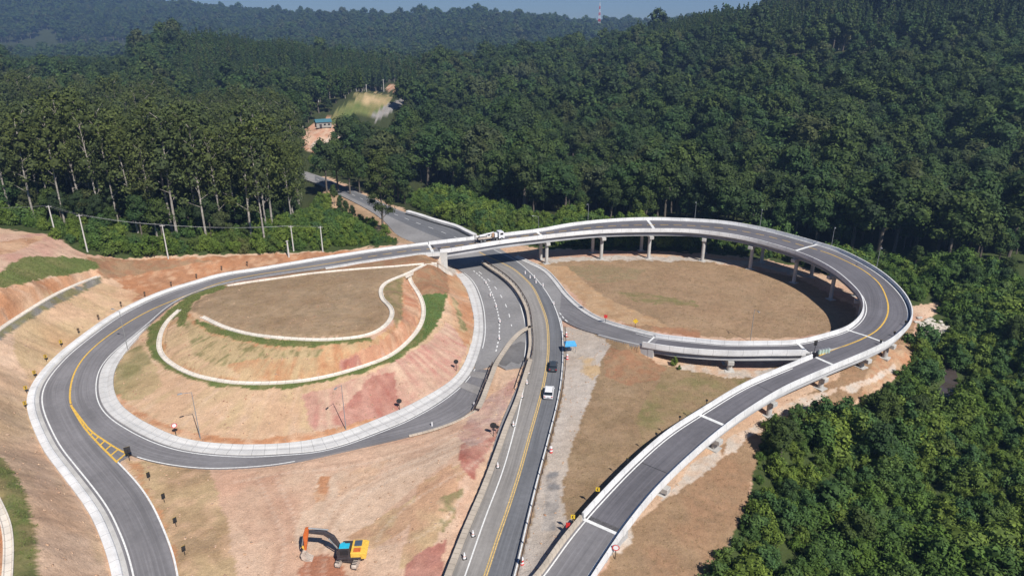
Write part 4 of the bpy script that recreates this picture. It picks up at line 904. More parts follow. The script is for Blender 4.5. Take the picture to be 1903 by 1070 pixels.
for i, (a, b) in enumerate([(1050,625),(1052,667),(1022,840),(968,1048)]):
    t = empty('barrier_drum', U(a+2, b, 0), 0, ORD[i] + ' red and white drum from the far end of the gravel yard guard rail', 'traffic drum', 'red drums along the right guard rail')
    for k in range(4): MB().tube((0, 0, .28*k), (0, 0, .28*(k+1)), .30-.02*k, .28-.02*k, n=12).build('drum_band', (M_red, M_cwhite)[k % 2], t)
# street lamps
def lamp(p, label, h=9., rz=0.):
    t = empty('street_lamp', p, rz, label, 'street lamp', 'street lamps')
    MB().tube((0, 0, -.3), (0, 0, h), .085, .05, n=10).build('pole', M_galv, t); MB().tube((0, 0, h-.05), (1.5, 0, h+.25), .04, .035, n=8).build('arm', M_galv, t)
    hd = MB().taper((1.75, 0, h+.2), (.75, .3), (.6, .2), .14).build('lamp_head', M_galv, t); MB().box((1.75, 0, h+.185), (.5, .22, .02)).build('lens', M_light, hd)
lamp(G(373, 818), 'grey street lamp at the left foot of the mound above the white kerb', 9, math.radians(215))
lamp(G(643, 800), 'grey street lamp at the foot of the mound beside the red streaks', 9, math.radians(250))
lamp(G(238, 652), 'grey street lamp at the narrow end of the white kerb, mound left side', 9, math.radians(160))
lamp(G(1000, 470), 'grey street lamp behind the bridge right of the crane truck', 12, math.radians(180))
for i, (a, b, z) in enumerate([(1086,412,9),(1293,410,9),(1414,424,8.8),(1541,462,8.3),(1620,500,7.8)]):
    k = station(OUT, a, b, z); lamp(offset(OUT, .95)[k]-[0, 0, 1.3], '%s slender street lamp from the left on the outer side of the far viaduct' % ORD[i], 7.5, math.radians(250))
lamp(G(1394, 635), 'slender street lamp on the inner kerb of the slip ramp viaduct', 8, math.radians(280))
# utility poles and wires
poles = []
def upole(a, b, h, label, lean=0.):
    p = G(a, b); t = empty('utility_pole', p, math.radians(12), label, 'utility pole', 'concrete utility poles by the left wood')
    MB().tube((0, 0, -.5), (lean, 0, h), .19, .12, n=10).build('pole', M_post, t)
    MB().box((lean, 0, h-.35), (1.3, .10, .10)).build('crossarm', M_post, t)
    for x in (-.55, 0.2, .55): MB().tube((lean+x, 0, h-.28), (lean+x, 0, h-.05), .05, .03, n=8).build('insulator', M_mdark, t)
    return p + np.array([lean, 0, h])
tops = [upole(105, 443, 8.5, 'utility pole farthest left, standing in bushes at the wood edge'), upole(163, 469, 10, 'tall utility pole at the corner where the dirt track meets the wood'),
        upole(313, 481, 9.5, 'utility pole midway along the left wood with the stay wire'), upole(546, 468, 7.5, 'utility pole partly hidden by bushes right of the short pole'), upole(600, 468, 7.5, 'utility pole farthest right beside the road left of the bridge')]
p = G(537, 478); t = empty('concrete_post', p, 0, 'short thick white post beside the road at the wood edge', 'post'); MB().tube((0, 0, -.3), (0, 0, 4.6), .26, .2, n=10).build('post_shaft', M_post, t); MB().box((0, 0, 4.65), (.6, .6, .12)).build('post_cap', M_post, t)
w0 = tops[0] + np.array([-38, 6, -1.0]); line = [w0] + tops
for wi, dx in enumerate((-.55, .55)):
    mb = MB()
    for A, B in zip(line[:-1], line[1:]):
        A = A + [dx, 0, 0]; B = B + [dx, 0, 0]; pr = None; sag = np.linalg.norm(B-A)*.022
        for t_ in np.linspace(0, 1, 13):
            q = A*(1-t_)+B*t_ - [0, 0, 4*sag*t_*(1-t_)]
            if pr is not None: mb.tube(pr, q, .018, n=5, caps=False)
            pr = q
    tag(mb.build('power_cable', M_galv), ['left power cable strung between the utility poles by the wood', 'right power cable strung between the utility poles by the wood'][wi], 'cable', 'power cables by the left wood')
for i, (a, b) in enumerate([(558,238),(563,236),(571,228),(594,208),(618,200),(640,168),(662,170),(681,167),(713,164)]):
    p = UY(a, b, 430 + i*28); p[2] = float(ground_at(p[0], p[1])[0]) 
    t = empty('utility_pole', p, 0, '%s pale pole from the left along the far valley clearing' % ORD[i], 'utility pole', 'poles in the far clearing'); MB().tube((0, 0, -.5), (0, 0, 11), .28, .2, n=8).build('pole', M_post, t); MB().box((0, 0, 10.4), (2, .15, .2)).build('crossarm', M_post, t)
# telecom tower on the far ridge
p = UY(1113, 52, 1800); t = empty('lattice_tower', p, .3, 'red and white lattice mast on the distant ridge', 'mast')
HT = 56
for k in range(8):
    m_ = MB(); z0, z1 = k*HT/8, (k+1)*HT/8; r0, r1 = 2.2*(1-z0/HT)+.5, 2.2*(1-z1/HT)+.5
    for sx, sy in ((1, 1), (-1, 1), (-1, -1), (1, -1)):
        m_.tube((sx*r0, sy*r0, z0), (sx*r1, sy*r1, z1), .3, n=5); m_.tube((sx*r0, sy*r0, z0), (-sx*r1, sy*r1, z1), .15, n=4); m_.tube((sx*r0, sy*r0, z0), (sx*r1, -sy*r1, z1), .15, n=4)
    m_.build('tower_section', (M_red, M_cwhite)[k % 2], t)
MB().tube((0, 0, HT), (0, 0, HT+6), .15, .08).build('antenna', M_cwhite, t); MB().box((7, 0, 2), (8, 6, 5)).build('equipment_hut', M_wall, t)
# far building
p = UY(604, 268, 425); p[2] = float(ground_at(p[0], p[1])[0]); t = empty('roadside_shed', p, math.radians(25), 'small pale shed with teal roof in the red far clearing', 'shed')
w = MB().box((0, 0, 1.6), (9, 6, 3.2)).build('wall', M_wall, t); MB().box((-2, -3.02, 1.1), (1.4, .08, 2.2)).build('door', M_mdark, t)
for x in (.5, 3): MB().box((x, -3.02, 1.8), (1.2, .08, 1)).build('window', M_glass, t)
r_ = MB(); r_.prism([(-4.9, 3.15), (4.9, 3.15), (4.9, 3.3), (-4.9, 3.3)], -3.5, 3.5); r_.add([(-4.9, -3.6, 3.2), (4.9, -3.6, 3.2), (4.9, 0, 4.9), (-4.9, 0, 4.9), (-4.9, 3.6, 3.2), (4.9, 3.6, 3.2)], [(0, 1, 2, 3), (3, 2, 5, 4), (0, 3, 4), (1, 5, 2)]); r_.build('roof', M_teal, t)
# tarp shelter
p = U(1059, 652, .15); t = empty('tarp_shelter', p, .1, 'small sky-blue tarpaulin shelter beside the guard rail in the gravel yard', 'shelter')
for sx in (-1, 1):
    for sy in (-1, 1): MB().tube((sx*1.1, sy*.9, 0), (sx*1.1, sy*.9, 1.9), .04).build('leg', M_galv, t)
mesh_obj('canopy', [(-1.3, -1.1, 1.9), (1.3, -1.1, 1.9), (1.3, 1.1, 1.9), (-1.3, 1.1, 1.9), (-.9, 0, 2.5), (.9, 0, 2.5), (-1.3, -1.15, 1.6), (1.3, -1.15, 1.6)], [(0, 1, 5, 4), (1, 2, 5), (2, 3, 4, 5), (3, 0, 4), (0, 6, 7, 1)], M_blue, t)
MB().box((0, .2, .45), (.9, .5, .08)).build('table_top', M_cwhite, t)

# ================================================================ VEHICLES
def wheels(t, xs, w, r, tw=.24, rim=M_galv):
    for x in xs:
        for sy in (-1, 1):
            o = MB().tube((x, sy*(w/2-tw), r), (x, sy*w/2, r), r, n=18).build('wheel', M_black, t); MB().tube((x, sy*(w/2-.01), r), (x, sy*(w/2+.012), r), r*.58, n=14).build('rim', rim, o)
def car(p, rz, paint_, label, suv=False):
    t = empty('car', p, rz, label, 'car'); L, W = (4.5, 1.84) if suv else (4.3, 1.76); h0 = 1.0 if suv else .92; hr = 1.66 if suv else 1.46
    side = [(-L/2+.06, .32), (L/2-.05, .30), (L/2, .55), (L/2-.08, .74), (L/2-1.1, h0-.02), (-L/2+.35, h0+.06), (-L/2+.05, h0-.02), (-L/2, .6)]
    def loft(poly, ws):
        mb = MB(); n = len(poly); rings = [(-1, 1), ]; vs = []
        for f, k in ((-1, .93), (-.96, 1.0), (.96, 1.0), (1, .93)):
            cx = sum(a for a, b in poly)/n; cz = sum(b for a, b in poly)/n
            vs.append([(cx+(x-cx)*(k if abs(f) == 1 else 1), ws/2*f, cz+(z-cz)*(k if abs(f) == 1 else 1)) for x, z in poly])
        al = [v for r in vs for v in r]; fs = []
        for r in range(3):
            for i in range(n): fs.append((r*n+i, r*n+(i+1) % n, (r+1)*n+(i+1) % n, (r+1)*n+i))
        fs += [tuple(range(n-1, -1, -1)), tuple(range(3*n, 4*n))]; return mb.add(al, fs)
    loft(side, W).build('body', paint_, t)
    x0, x1 = (-L/2+.12, L/2-1.25) if suv else (-L/2+.35, L/2-1.3)
    mb = MB(); mb.taper(((x0+x1)/2, 0, h0-.06), (x1-x0, W-.14), ((x1-x0)*.66, W-.42), hr-h0-.0, (-.12, 0)); mb.build('windows', M_glass, t)
    MB().taper(((x0+x1)/2-.12, 0, hr-.08), ((x1-x0)*.70, W-.38), ((x1-x0)*.62, W-.5), .1).build('roof', paint_, t)
    for sx, sy in ((-.27, 1), (-.27, -1), (.28, 1), (.28, -1)):
        MB().tube(((x0+x1)/2+sx*(x1-x0)*.78 - .02, sy*(W/2-.1), h0-.02), ((x0+x1)/2+sx*(x1-x0)*.55-.12, sy*(W/2-.24), hr-.05), .05, n=6).build('pillar', paint_, t)
    wheels(t, (-L/2+.8, L/2-.85), W, .33)
    for sy in (-1, 1):
        MB().box((-L/2+.03, sy*(W/2-.22), .78), (.08, .3, .18)).build('tail_lamp', M_lred, t); MB().box((L/2-.06, sy*(W/2-.25), .66), (.1, .34, .14)).build('headlight', M_light, t); MB().box((L/2-1.35, sy*(W/2+.08), h0+.02), (.14, .18, .12)).build('mirror', paint_, t)
    MB().box((-L/2-.01, 0, .62), (.03, .5, .12)).build('number_plate', M_galv, t)
    return t
def head(a, b, a2, b2): p, q = U(a, b, 0), U(a2, b2, 0); return math.atan2(q[1]-p[1], q[0]-p[0])
car(U(1020, 733, .012), head(1018, 745, 1024, 700), M_cwhite, 'white estate car driving away on the highway, nearer the camera than the dark car', True)
car(U(1028, 684, .012), head(1027, 700, 1031, 650), M_cgrey, 'dark grey car driving away on the highway ahead of the white car')
# crane truck on the bridge
ka = SP_out[station(SP_out, 885, 452, 8.4)]; kb = SP_out[station(SP_out, 940, 444, 8.6)]; rz = math.atan2(kb[1]-ka[1], kb[0]-ka[0])
mid = U(911, 447, 8.55); t = empty('crane_truck', mid, rz, 'white cabbed crane truck parked on the bridge over the highway', 'crane truck')
MB().box((0, 0, .95), (9.4, 1.5, .3)).build('chassis', M_mdark, t); MB().box((-2.2, 0, 1.22), (4.8, 2.4, .22)).build('flatbed', M_dust, t)
cb = MB(); cb.prism([(2.7, .7), (4.75, .7), (4.8, 1.7), (4.5, 2.85), (2.8, 2.95)], -1.2, 1.2); cab = cb.build('cab', M_cwhite, t)
MB().prism([(4.66, 1.75), (4.86, 1.75), (4.6, 2.65), (4.5, 2.65)], -1.05, 1.05).build('windscreen', M_glass, cab)
for sy in (-1, 1): MB().box((3.75, sy*1.2, 2.2), (1.1, .05, .7)).build('side_window', M_glass, cab); MB().box((4.75, sy*.9, 1.0), (.12, .4, .2)).build('headlight', M_light, cab)
MB().box((1.9, 0, 1.75), (.9, 1.4, 1.5)).build('engine_housing', M_cwhite, t); MB().tube((.95, 0, 1.2), (.95, 0, 2.7), .45, n=14).build('turret', M_brown, t)
MB().prism([(.9, 2.5), (1.3, 2.9), (-3.9, 2.25), (-3.9, 1.85)], -.26, .26).build('crane_boom', M_cwhite, t); MB().prism([(-3.7, 2.1), (-3.4, 2.0), (-4.3, 1.3), (-4.5, 1.45)], -.16, .16).build('boom_tip', M_mdark, t)
MB().box((-.4, .6, 1.85), (1.2, .9, 1.1)).build('operator_cabin', M_cwhite, t); MB().box((-.4, .1, 2.0), (.8, .1, .6)).build('cabin_window', M_glass, t)
for x in (-2.8, 0.9):
    for sy in (-1, 1): MB().tube((x, sy*1.25, .15), (x, sy*1.25, 1.1), .09).build('outrigger', M_galv, t)
wheels(t, (-3.6, -2.3, 2.0, 3.7), 2.45, .52, .35, M_galv); t.scale = (.88, .88, .88)
t2 = empty('traffic_post', U(883, 452, 8.4), 0, 'dark upright post behind the crane truck on the bridge', 'post'); MB().tube((0, 0, 0), (0, 0, 2.4), .16, .13, n=10).build('shaft', M_mdark, t2); MB().tube((0, 0, 0), (0, 0, .12), .35, .3, n=10).build('base', M_black, t2)

# excavator: boom along local +X
ep = G(652, 1041); t = empty('excavator', ep, 0, 'yellow and orange excavator with dark boom reaching left over bare earth', 'excavator')
er = math.radians(183)
trk = math.radians(82)
def rot(o, a): o.rotation_euler = (0, 0, a); return o
for s_ in (-1, 1):
    pr_ = [(-1.95, .28), (-1.6, .02), (1.6, .02), (1.95, .28), (1.95, .58), (1.6, .86), (-1.6, .86), (-1.95, .58)]
    o = MB().prism(pr_, s_*1.15-.3, s_*1.15+.3).build('track', M_dust, t); rot(o, trk)
    gr = MB()
    for i in range(13): gr.box((-1.75+i*.29, s_*1.15, .88), (.12, .62, .05)); gr.box((-1.75+i*.29, s_*1.15, .0+.02), (.12, .62, .05))
    g_ = gr.build('track_shoes', M_mdark, o)
    sp = MB(); sp.tube((1.6, s_*1.15-.33, .44), (1.6, s_*1.15+.33, .44), .34); sp.tube((-1.6, s_*1.15-.33, .44), (-1.6, s_*1.15+.33, .44), .34); sp.build('sprocket', M_dust, o)
rot(MB().box((0, 0, .6), (2.0, 1.8, .5)).build('undercarriage', M_mdark, t), trk)
MB().tube((0, 0, .85), (0, 0, 1.1), .65, n=18).build('turntable', M_mdark, t)
def up(mb, name, mat, parent=t):
    o = mb.build(name, mat, parent)
    if parent is t: rot(o, er)
    bv = o.modifiers.new('b', 'BEVEL'); bv.width = .05; bv.segments = 2; return o
up(MB().box((-.3, 0, 1.25), (3.6, 2.6, .35)), 'platform', M_mdark)
up(MB().prism([(-2.35, 1.2), (-1.7, 1.15), (-1.6, 2.15), (-2.1, 2.1), (-2.5, 1.9)], -1.32, 1.32), 'counterweight', M_myel)
up(MB().box((-1.0, 0, 1.80), (1.35, 2.6, .75)), 'engine_hood', M_myel); up(MB().box((-1.15, -.55, 2.22), (1.0, 1.05, .16)), 'radiator_cover', flat('slate_panel', (.06, .085, .13), .5)); up(MB().box((-1.15, .72, 2.2), (.95, .75, .10)), 'service_panel', M_orange)
up(MB().box((.35, -.75, 1.75), (1.4, 1.0, .7)), 'tool_box', M_mdark)
up(MB().prism([(-.25, 1.4), (1.45, 1.4), (1.5, 2.1), (1.15, 2.95), (-.25, 2.95)], .3, 1.28), 'cab', M_mdark); up(MB().box((.45, .79, 3.0), (1.35, .96, .1)), 'cab_roof', M_cyan)
up(MB().prism([(1.40, 1.55), (1.50, 1.55), (1.54, 2.1), (1.22, 2.85), (1.12, 2.85)], .38, 1.2), 'windscreen', M_glass); up(MB().box((.5, 1.29, 2.3), (1.1, .04, .85)), 'side_window', M_glass)
up(MB().box((.95, -.55, 2.15), (.5, .45, .25)), 'hand_rail', M_cyan)
bm_ = MB().prism([(.9, 1.6), (1.15, 1.35), (2.35, 3.2), (3.3, 4.15), (5.55, 4.55), (5.6, 4.85), (3.1, 4.75), (1.9, 3.8)], -.48, -.06)
up(bm_, 'boom', M_mdark)
up(MB().tube((1.35, -.62, 1.55), (2.6, -.62, 3.7), .09).tube((1.35, .08, 1.55), (2.6, .08, 3.7), .09), 'boom_cylinder', M_galv)
up(MB().tube((2.6, -.27, 4.85), (5.3, -.27, 5.25), .11), 'stick_cylinder', M_galv)
up(MB().prism([(5.2, 5.35), (5.65, 5.25), (6.0, 4.2), (6.05, 1.75), (5.8, 1.7), (5.45, 3.6), (5.2, 4.6)], -.5, -.04), 'stick', M_orange)
up(MB().tube((5.9, -.27, 4.4), (6.35, -.27, 2.4), .09), 'bucket_cylinder', M_galv); up(MB().prism([(5.75, 1.8), (6.3, 2.35), (6.45, 2.2), (6.05, 1.6)], -.42, -.12), 'bucket_link', M_myel)
up(MB().prism([(5.75, 1.75), (6.25, 1.75), (6.6, 1.2), (6.5, .5), (5.9, .05), (5.15, .02), (5.1, .12), (5.7, .5), (6.0, 1.0), (5.9, 1.35)], -.85, .3), 'bucket', M_dust)
# ================================================================ VEGETATION
def leaf_mat(name, cols, amt=1.0):
    m, nt, b = nodes(name); oi = N_(nt, 'ShaderNodeObjectInfo'); at = N_(nt, 'ShaderNodeAttribute'); at.attribute_name = 'leafv'
    cr = N_(nt, 'ShaderNodeValToRGB'); e = cr.color_ramp.elements; e[0].color = (*cols[0], 1); e[1].color = (*cols[-1], 1)
    for i, c_ in enumerate(cols[1:-1]): q = e.new((i+1)/(len(cols)-1)); q.color = (*c_, 1)
    mixf = math_(nt, 'ADD', math_(nt, 'MULTIPLY', oi.outputs['Random'], .55), math_(nt, 'MULTIPLY', ramp(nt, noise(nt, .02, 4), .32, .68), .5)); nt.links.new(mixf, cr.inputs[0])
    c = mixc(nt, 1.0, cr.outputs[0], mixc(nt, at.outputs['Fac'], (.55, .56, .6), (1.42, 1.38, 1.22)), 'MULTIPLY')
    nt.links.new(c, b.inputs['Base Color']); b.inputs['Roughness'].default_value = .7; b.inputs['Specular IOR Level'].default_value = .18
    tr = N_(nt, 'ShaderNodeBsdfTranslucent'); nt.links.new(mixc(nt, 1.0, c, (1.0, 1.15, .6), 'MULTIPLY'), tr.inputs['Color'])
    ms = N_(nt, 'ShaderNodeMixShader'); ms.inputs[0].default_value = .10; nt.links.new(b.outputs[0], ms.inputs[1]); nt.links.new(tr.outputs[0], ms.inputs[2])
    nt.links.new(ms.outputs[0], nt.nodes['Material Output'].inputs['Surface']); return m
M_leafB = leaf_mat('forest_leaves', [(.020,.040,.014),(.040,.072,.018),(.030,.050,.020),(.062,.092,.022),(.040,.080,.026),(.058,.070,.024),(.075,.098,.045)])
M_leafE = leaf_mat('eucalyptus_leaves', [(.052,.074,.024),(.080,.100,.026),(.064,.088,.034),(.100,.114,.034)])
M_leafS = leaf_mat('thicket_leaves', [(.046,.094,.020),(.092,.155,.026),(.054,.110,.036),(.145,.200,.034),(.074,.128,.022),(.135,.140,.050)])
M_barkE = flat('eucalyptus_bark', (.30, .27, .235), .85, var=.3, scale=1.5)
M_barkB = flat('forest_bark', (.12, .10, .08), .9, var=.3)
ICO = None
def ico():
    global ICO
    if ICO is None:
        bm = bmesh.new(); bmesh.ops.create_icosphere(bm, subdivisions=1, radius=1); bm.verts.ensure_lookup_table()
        ICO = (np.array([v.co[:] for v in bm.verts]), [[v.index for v in f.verts] for f in bm.faces]); bm.free()
    return ICO
def crown(lobes, n, size, seed, core=.72, droop=0.):
    r = np.random.default_rng(seed); L = np.array(lobes, float); area = (L[:, 3]*L[:, 4]); cnt = np.maximum(4, (n*area/area.sum())).astype(int)
    V = []; Fc = []; val = []
    for i, (cx, cy, cz, rx, rz) in enumerate(L):
        m = cnt[i]; d = r.normal(size=(m*2, 3)); d /= np.linalg.norm(d, axis=1)[:, None]; d = d[d[:, 2] > -.55 - .4*r.random(len(d))][:m]
        rad = (1 - .38*r.random(len(d))**1.5)[:, None]*(1 + .16*np.sin(d[:, :1]*5+i)*np.cos(d[:, 1:2]*4+i*2)); p = np.array([cx, cy, cz]) + d*rad*[rx, rx, rz]
        keep = np.ones(len(p), bool)
        for j, (ax, ay, az, bx, bz) in enumerate(L):
            if j != i: keep &= (((p-[ax, ay, az])/[bx, bx, bz])**2).sum(1) > .55
        p, d = p[keep], d[keep]
        nn = d + r.normal(size=d.shape)*.40 + [0, 0, .22]; nn /= np.linalg.norm(nn, axis=1)[:, None]
        u = np.cross(nn, r.normal(size=nn.shape)); u /= np.linalg.norm(u, axis=1)[:, None]; w = np.cross(nn, u)
        s = size*(.5+.95*r.random((len(p), 1))); a = .5+.45*r.random((len(p), 1)); b0 = sum(len(x) for x in V)
        q = np.stack([p - u*s*.5, p + w*s*a*.45 + nn*s*.08, p + u*s*.6, p - w*s*a*.45 + nn*s*.05 - [0, 0, droop]], 1).reshape(-1, 3); V.append(q)
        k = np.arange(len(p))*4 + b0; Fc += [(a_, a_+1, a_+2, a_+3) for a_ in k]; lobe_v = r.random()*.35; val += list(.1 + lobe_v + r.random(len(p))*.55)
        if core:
            iv, if_ = ico(); b0 = sum(len(x) for x in V); jit = 1 + .18*r.normal(size=(len(iv), 1)); V.append(np.array([cx, cy, cz]) + iv*jit*[rx*core, rx*core, rz*core]); Fc += [tuple(b0+x for x in f) for f in if_]; val += [.12]*len(if_)  # core faces coloured darker: shade in the gaps between leaves, put into the colour
    return np.vstack(V), Fc, val
def limb(mb, pts, r0, r1, n=7):
    for i in range(len(pts)-1):
        t0, t1 = i/(len(pts)-1), (i+1)/(len(pts)-1); mb.tube(pts[i], pts[i+1], r0+(r1-r0)*t0, r0+(r1-r0)*t1, n=n, caps=(i == len(pts)-2))
def mk_mesh(name, V, Fc, mat, val=None, mats=None, fm=None):
    me = bpy.data.meshes.new(name); me.from_pydata([tuple(map(float, v)) for v in V], [], Fc)
    for m in (mats or [mat]): me.materials.append(m)
    if fm is not None: me.polygons.foreach_set('material_index', fm)
    a = me.attributes.new('leafv', 'FLOAT', 'FACE'); a.data.foreach_set('value', val if val is not None else [0.5]*len(Fc)); me.update(); return me
def make_tree(kind, seed, lod=1.0):
    r = random.Random(seed); mb = MB(); lobes = []
    if kind == 'euc':
        h = 27; lean = (r.uniform(-.8, .8), r.uniform(-.8, .8)); P_ = [(lean[0]*t*t, lean[1]*t*t, h*t*.93 - .5) for t in (0, .25, .5, .75, 1)]
        limb(mb, P_, .24, .07); nl = r.randint(14, 19)
        for i in range(nl):
            t = .36 + .62*(i/(nl-1))**.8; a = i*2.4 + r.uniform(-.6, .6); R_ = r.uniform(.8, 3.5)*(1.25-t*.6)
            c_ = (lean[0]*t*t + math.cos(a)*R_, lean[1]*t*t + math.sin(a)*R_, h*t); rr = r.uniform(1.2, 2.4)*(.9 if t < .5 else 1.1 if t < .88 else .85); lobes.append((*c_, rr, rr*r.uniform(.8, 1.25)))
            if lod > .5: limb(mb, [(lean[0]*t*t*.9, lean[1]*t*t*.9, h*(t-.08)), c_], .07, .03, 5)
        V, Fc, val = crown(lobes, int(1250*lod), .52/lod**.4, seed, core=.45); return mb, V, Fc, val, M_barkE, M_leafE
    if kind == 'broad':
        h = r.uniform(14, 17); limb(mb, [(0, 0, -.6), (r.uniform(-.3, .3), r.uniform(-.3, .3), h*.3), (r.uniform(-.5, .5), r.uniform(-.5, .5), h*.6)], .32, .18); nl = r.randint(11, 15)
        for i in range(nl):
            a = i*2.4 + r.uniform(-.4, .4); f = (i+.5)/nl; R_ = 4.3*math.sqrt(f)*r.uniform(.75, 1.05); z = h*(.90 - .42*f**1.3) + r.uniform(-.9, .9); rr = r.uniform(1.3, 2.4); lobes.append((math.cos(a)*R_, math.sin(a)*R_, z, rr, rr*r.uniform(.75, 1.0)))
            if lod > .5 and i % 2 == 0: limb(mb, [(0, 0, h*.4), (math.cos(a)*R_*.5, math.sin(a)*R_*.5, h*.58), lobes[-1][:3]], .14, .05, 5)
        lobes.append((0, 0, h*.58, 3.0, 3.6)); V, Fc, val = crown(lobes, int(2100*lod), .56/lod**.45, seed, core=.72); return mb, V, Fc, val, M_barkB, M_leafB
    if kind == 'slim':
        h = r.uniform(15, 18); limb(mb, [(0, 0, -.6), (0, 0, h*.9)], .2, .06); nl = 9
        for i in range(nl):
            t = .30 + .68*i/(nl-1); a = i*2.4; R_ = 1.1*(1.1-t); rr = 1.9*(1.18-t)+.25; lobes.append((math.cos(a)*R_, math.sin(a)*R_, h*t, rr, rr*1.15))
        V, Fc, val = crown(lobes, int(420*lod), .8/lod**.4, seed, core=.65); return mb, V, Fc, val, M_barkE, M_leafB
    h = 3.6; nl = r.randint(7, 10)      # bush
    for i in range(3): a = i*2.1+r.random(); limb(mb, [(0, 0, -.3), (math.cos(a)*.5, math.sin(a)*.5, h*.35), (math.cos(a)*.9, math.sin(a)*.9, h*.6)], .07, .03, 5)
    for i in range(nl):
        a = i*2.4+r.uniform(-.5, .5); f = (i+.3)/nl; R_ = 1.65*math.sqrt(f)*r.uniform(.7, 1.1); rr = r.uniform(.6, 1.1); lobes.append((math.cos(a)*R_, math.sin(a)*R_, h*(.80-.5*f)+r.uniform(-.4, .5), rr, rr*r.uniform(.8, 1.2)))
    lobes.append((0, 0, 1.0, 1.6, 1.2)); V, Fc, val = crown(lobes, int(1100*lod), .27/lod**.4, seed, core=.66); return mb, V, Fc, val, M_barkB, M_leafS
VAR = {}
def variants(key, kind, n, lod):
    out = []
    for i in range(n):
        mb, V, Fc, val, mt, ml = make_tree(kind, hash((kind, i)) % 1000 + i*31 if False else i*37+len(kind)*101, lod)
        tm = mk_mesh('trunk', mb.v, mb.f, mt); cm = mk_mesh('crown', V, Fc, ml, val); nv_ = len(mb.v)
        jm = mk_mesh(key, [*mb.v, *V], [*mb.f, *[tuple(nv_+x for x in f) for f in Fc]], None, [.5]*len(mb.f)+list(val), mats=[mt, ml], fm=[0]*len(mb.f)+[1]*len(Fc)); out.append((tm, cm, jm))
    VAR[key] = out
variants('euc', 'euc', 5, 1.0); variants('broad', 'broad', 6, 1.0); variants('bush', 'bush', 6, 1.0)
variants('far', 'broad', 5, .12); variants('slim', 'slim', 3, .6); variants('mid', 'broad', 6, .35)

clear_poly = [(-300,412),(0,422),(91,434),(94,448),(125,460),(158,470),(235,478),(336,479),(471,473),(572,468),(640,463),(735,452),(745,445),(725,428),(700,418),(670,403),(640,386),(604,368),(594,350),(590,322),(655,343),(724,374),(799,400),(885,433),(900,442),(960,452),(1010,459),(1150,463),(1250,465),(1350,471),(1430,481),(1500,495),(1560,515),(1620,545),(1680,566),(1745,560),(1745,582),(1708,600),(1703,640),(1697,660),(1682,690),(1640,722),(1600,747),(1575,772),(1540,757),(1480,767),(1450,777),(1420,802),(1410,830),(1405,860),(1395,920),(1370,970),(1360,1010),(1320,1050),(1310,1090),(1290,1400),(-600,1400),(-600,500)]
clearings = [[(558,285),(560,245),(580,228),(615,215),(625,225),(630,255),(650,262),(640,282),(600,294)], [(612,235),(620,205),(680,170),(735,175),(765,178),(757,192),(722,212),(690,222),(650,222)], [(712,172),(715,158),(748,153),(752,172)],
    [(1700,598),(1770,598),(1770,622),(1730,640),(1752,670),(1780,715),(1752,758),(1735,760),(1722,745),(1742,690),(1725,640),(1700,640)], [(38,78),(95,66),(115,90),(45,95)], [(-60,82),(240,80),(250,106),(-60,112)]]
S1 = [(690,335),(760,380),(850,420),(885,436),(900,442),(1010,459),(1250,465),(1430,481),(1560,515),(1620,545),(1700,560),(1903,640),(2400,820),(2400,560),(1903,520),(1640,490),(1500,464),(1350,440),(1200,424),(1100,412),(900,388),(800,350),(740,315)]
S2 = [(1575,770),(1640,720),(1682,690),(1705,600),(1745,560),(1903,560),(2500,560),(2500,1500),(1280,1500),(1310,1090),(1395,920),(1410,830),(1450,775),(1540,755)]
S3 = [(-300,412),(0,422),(91,437),(158,473),(235,481),(336,482),(471,476),(640,466),(745,450),(690,425),(640,402),(604,372),(540,412),(480,445),(300,462),(100,425),(0,402),(-300,395)]
E_ = [(-900,470),(-300,412),(0,418),(91,434),(158,466),(235,474),(336,475),(471,464),(520,440),(560,410),(600,365),(585,330),(560,250),(0,150),(-900,150)]
inside_via = np.vstack([OUT[o0:o1:2], OUT_S[o0:o1:2], IN[i0:i1:2]])
def blocked(X, Y, z, r):
    b = np.zeros(len(X), bool)
    for dx, dy in ((0, 0), (r, 0), (-r, 0), (0, -r), (0, r*.8)):
        u, v, _ = proj(X+dx, Y+dy, z); m = (Y < 430)
        b |= inpoly(u, v, clear_poly) & m
        if dx == 0: 
            for k, c_ in enumerate(clearings): b |= inpoly(u, v, c_) & ((Y < 800) if k < 4 else (Y < 1900))
    d = np.full(len(X), 99.)
    idx = np.where((Y < 240) & (X > -60))[0]
    if len(idx): d[idx] = np.sqrt(((np.stack([X[idx], Y[idx]], 1)[:, None]-inside_via[None, :, :2])**2).sum(2)).min(1)
    return b | (d < r + .8)
def grid(x0, x1, y0, y1, s):
    xs = np.arange(x0, x1, s); ys = np.arange(y0, y1, s*.87); Xg, Yg = np.meshgrid(xs, ys); Xg = Xg + (np.arange(len(ys)) % 2)[:, None]*s*.5
    X = Xg.ravel() + RNG.uniform(-.38, .38, Xg.size)*s; Y = Yg.ravel() + RNG.uniform(-.38, .38, Xg.size)*s; z = ground_at(X, Y); u, v, Z = proj(X, Y, z)
    k = (u > -330) & (u < 2250) & (v < 1330) & (v > -420); return X[k], Y[k], z[k], u[k], v[k], Z[k]
plants = {'euc': [], 'broad': [], 'bush': [], 'mid': [], 'slim': [], 'far': []}      # (x, y, z, scale, zone)
def put(kind, X, Y, z, s, zone):
    for a in zip(X, Y, z, s): plants[kind].append((*a, zone))
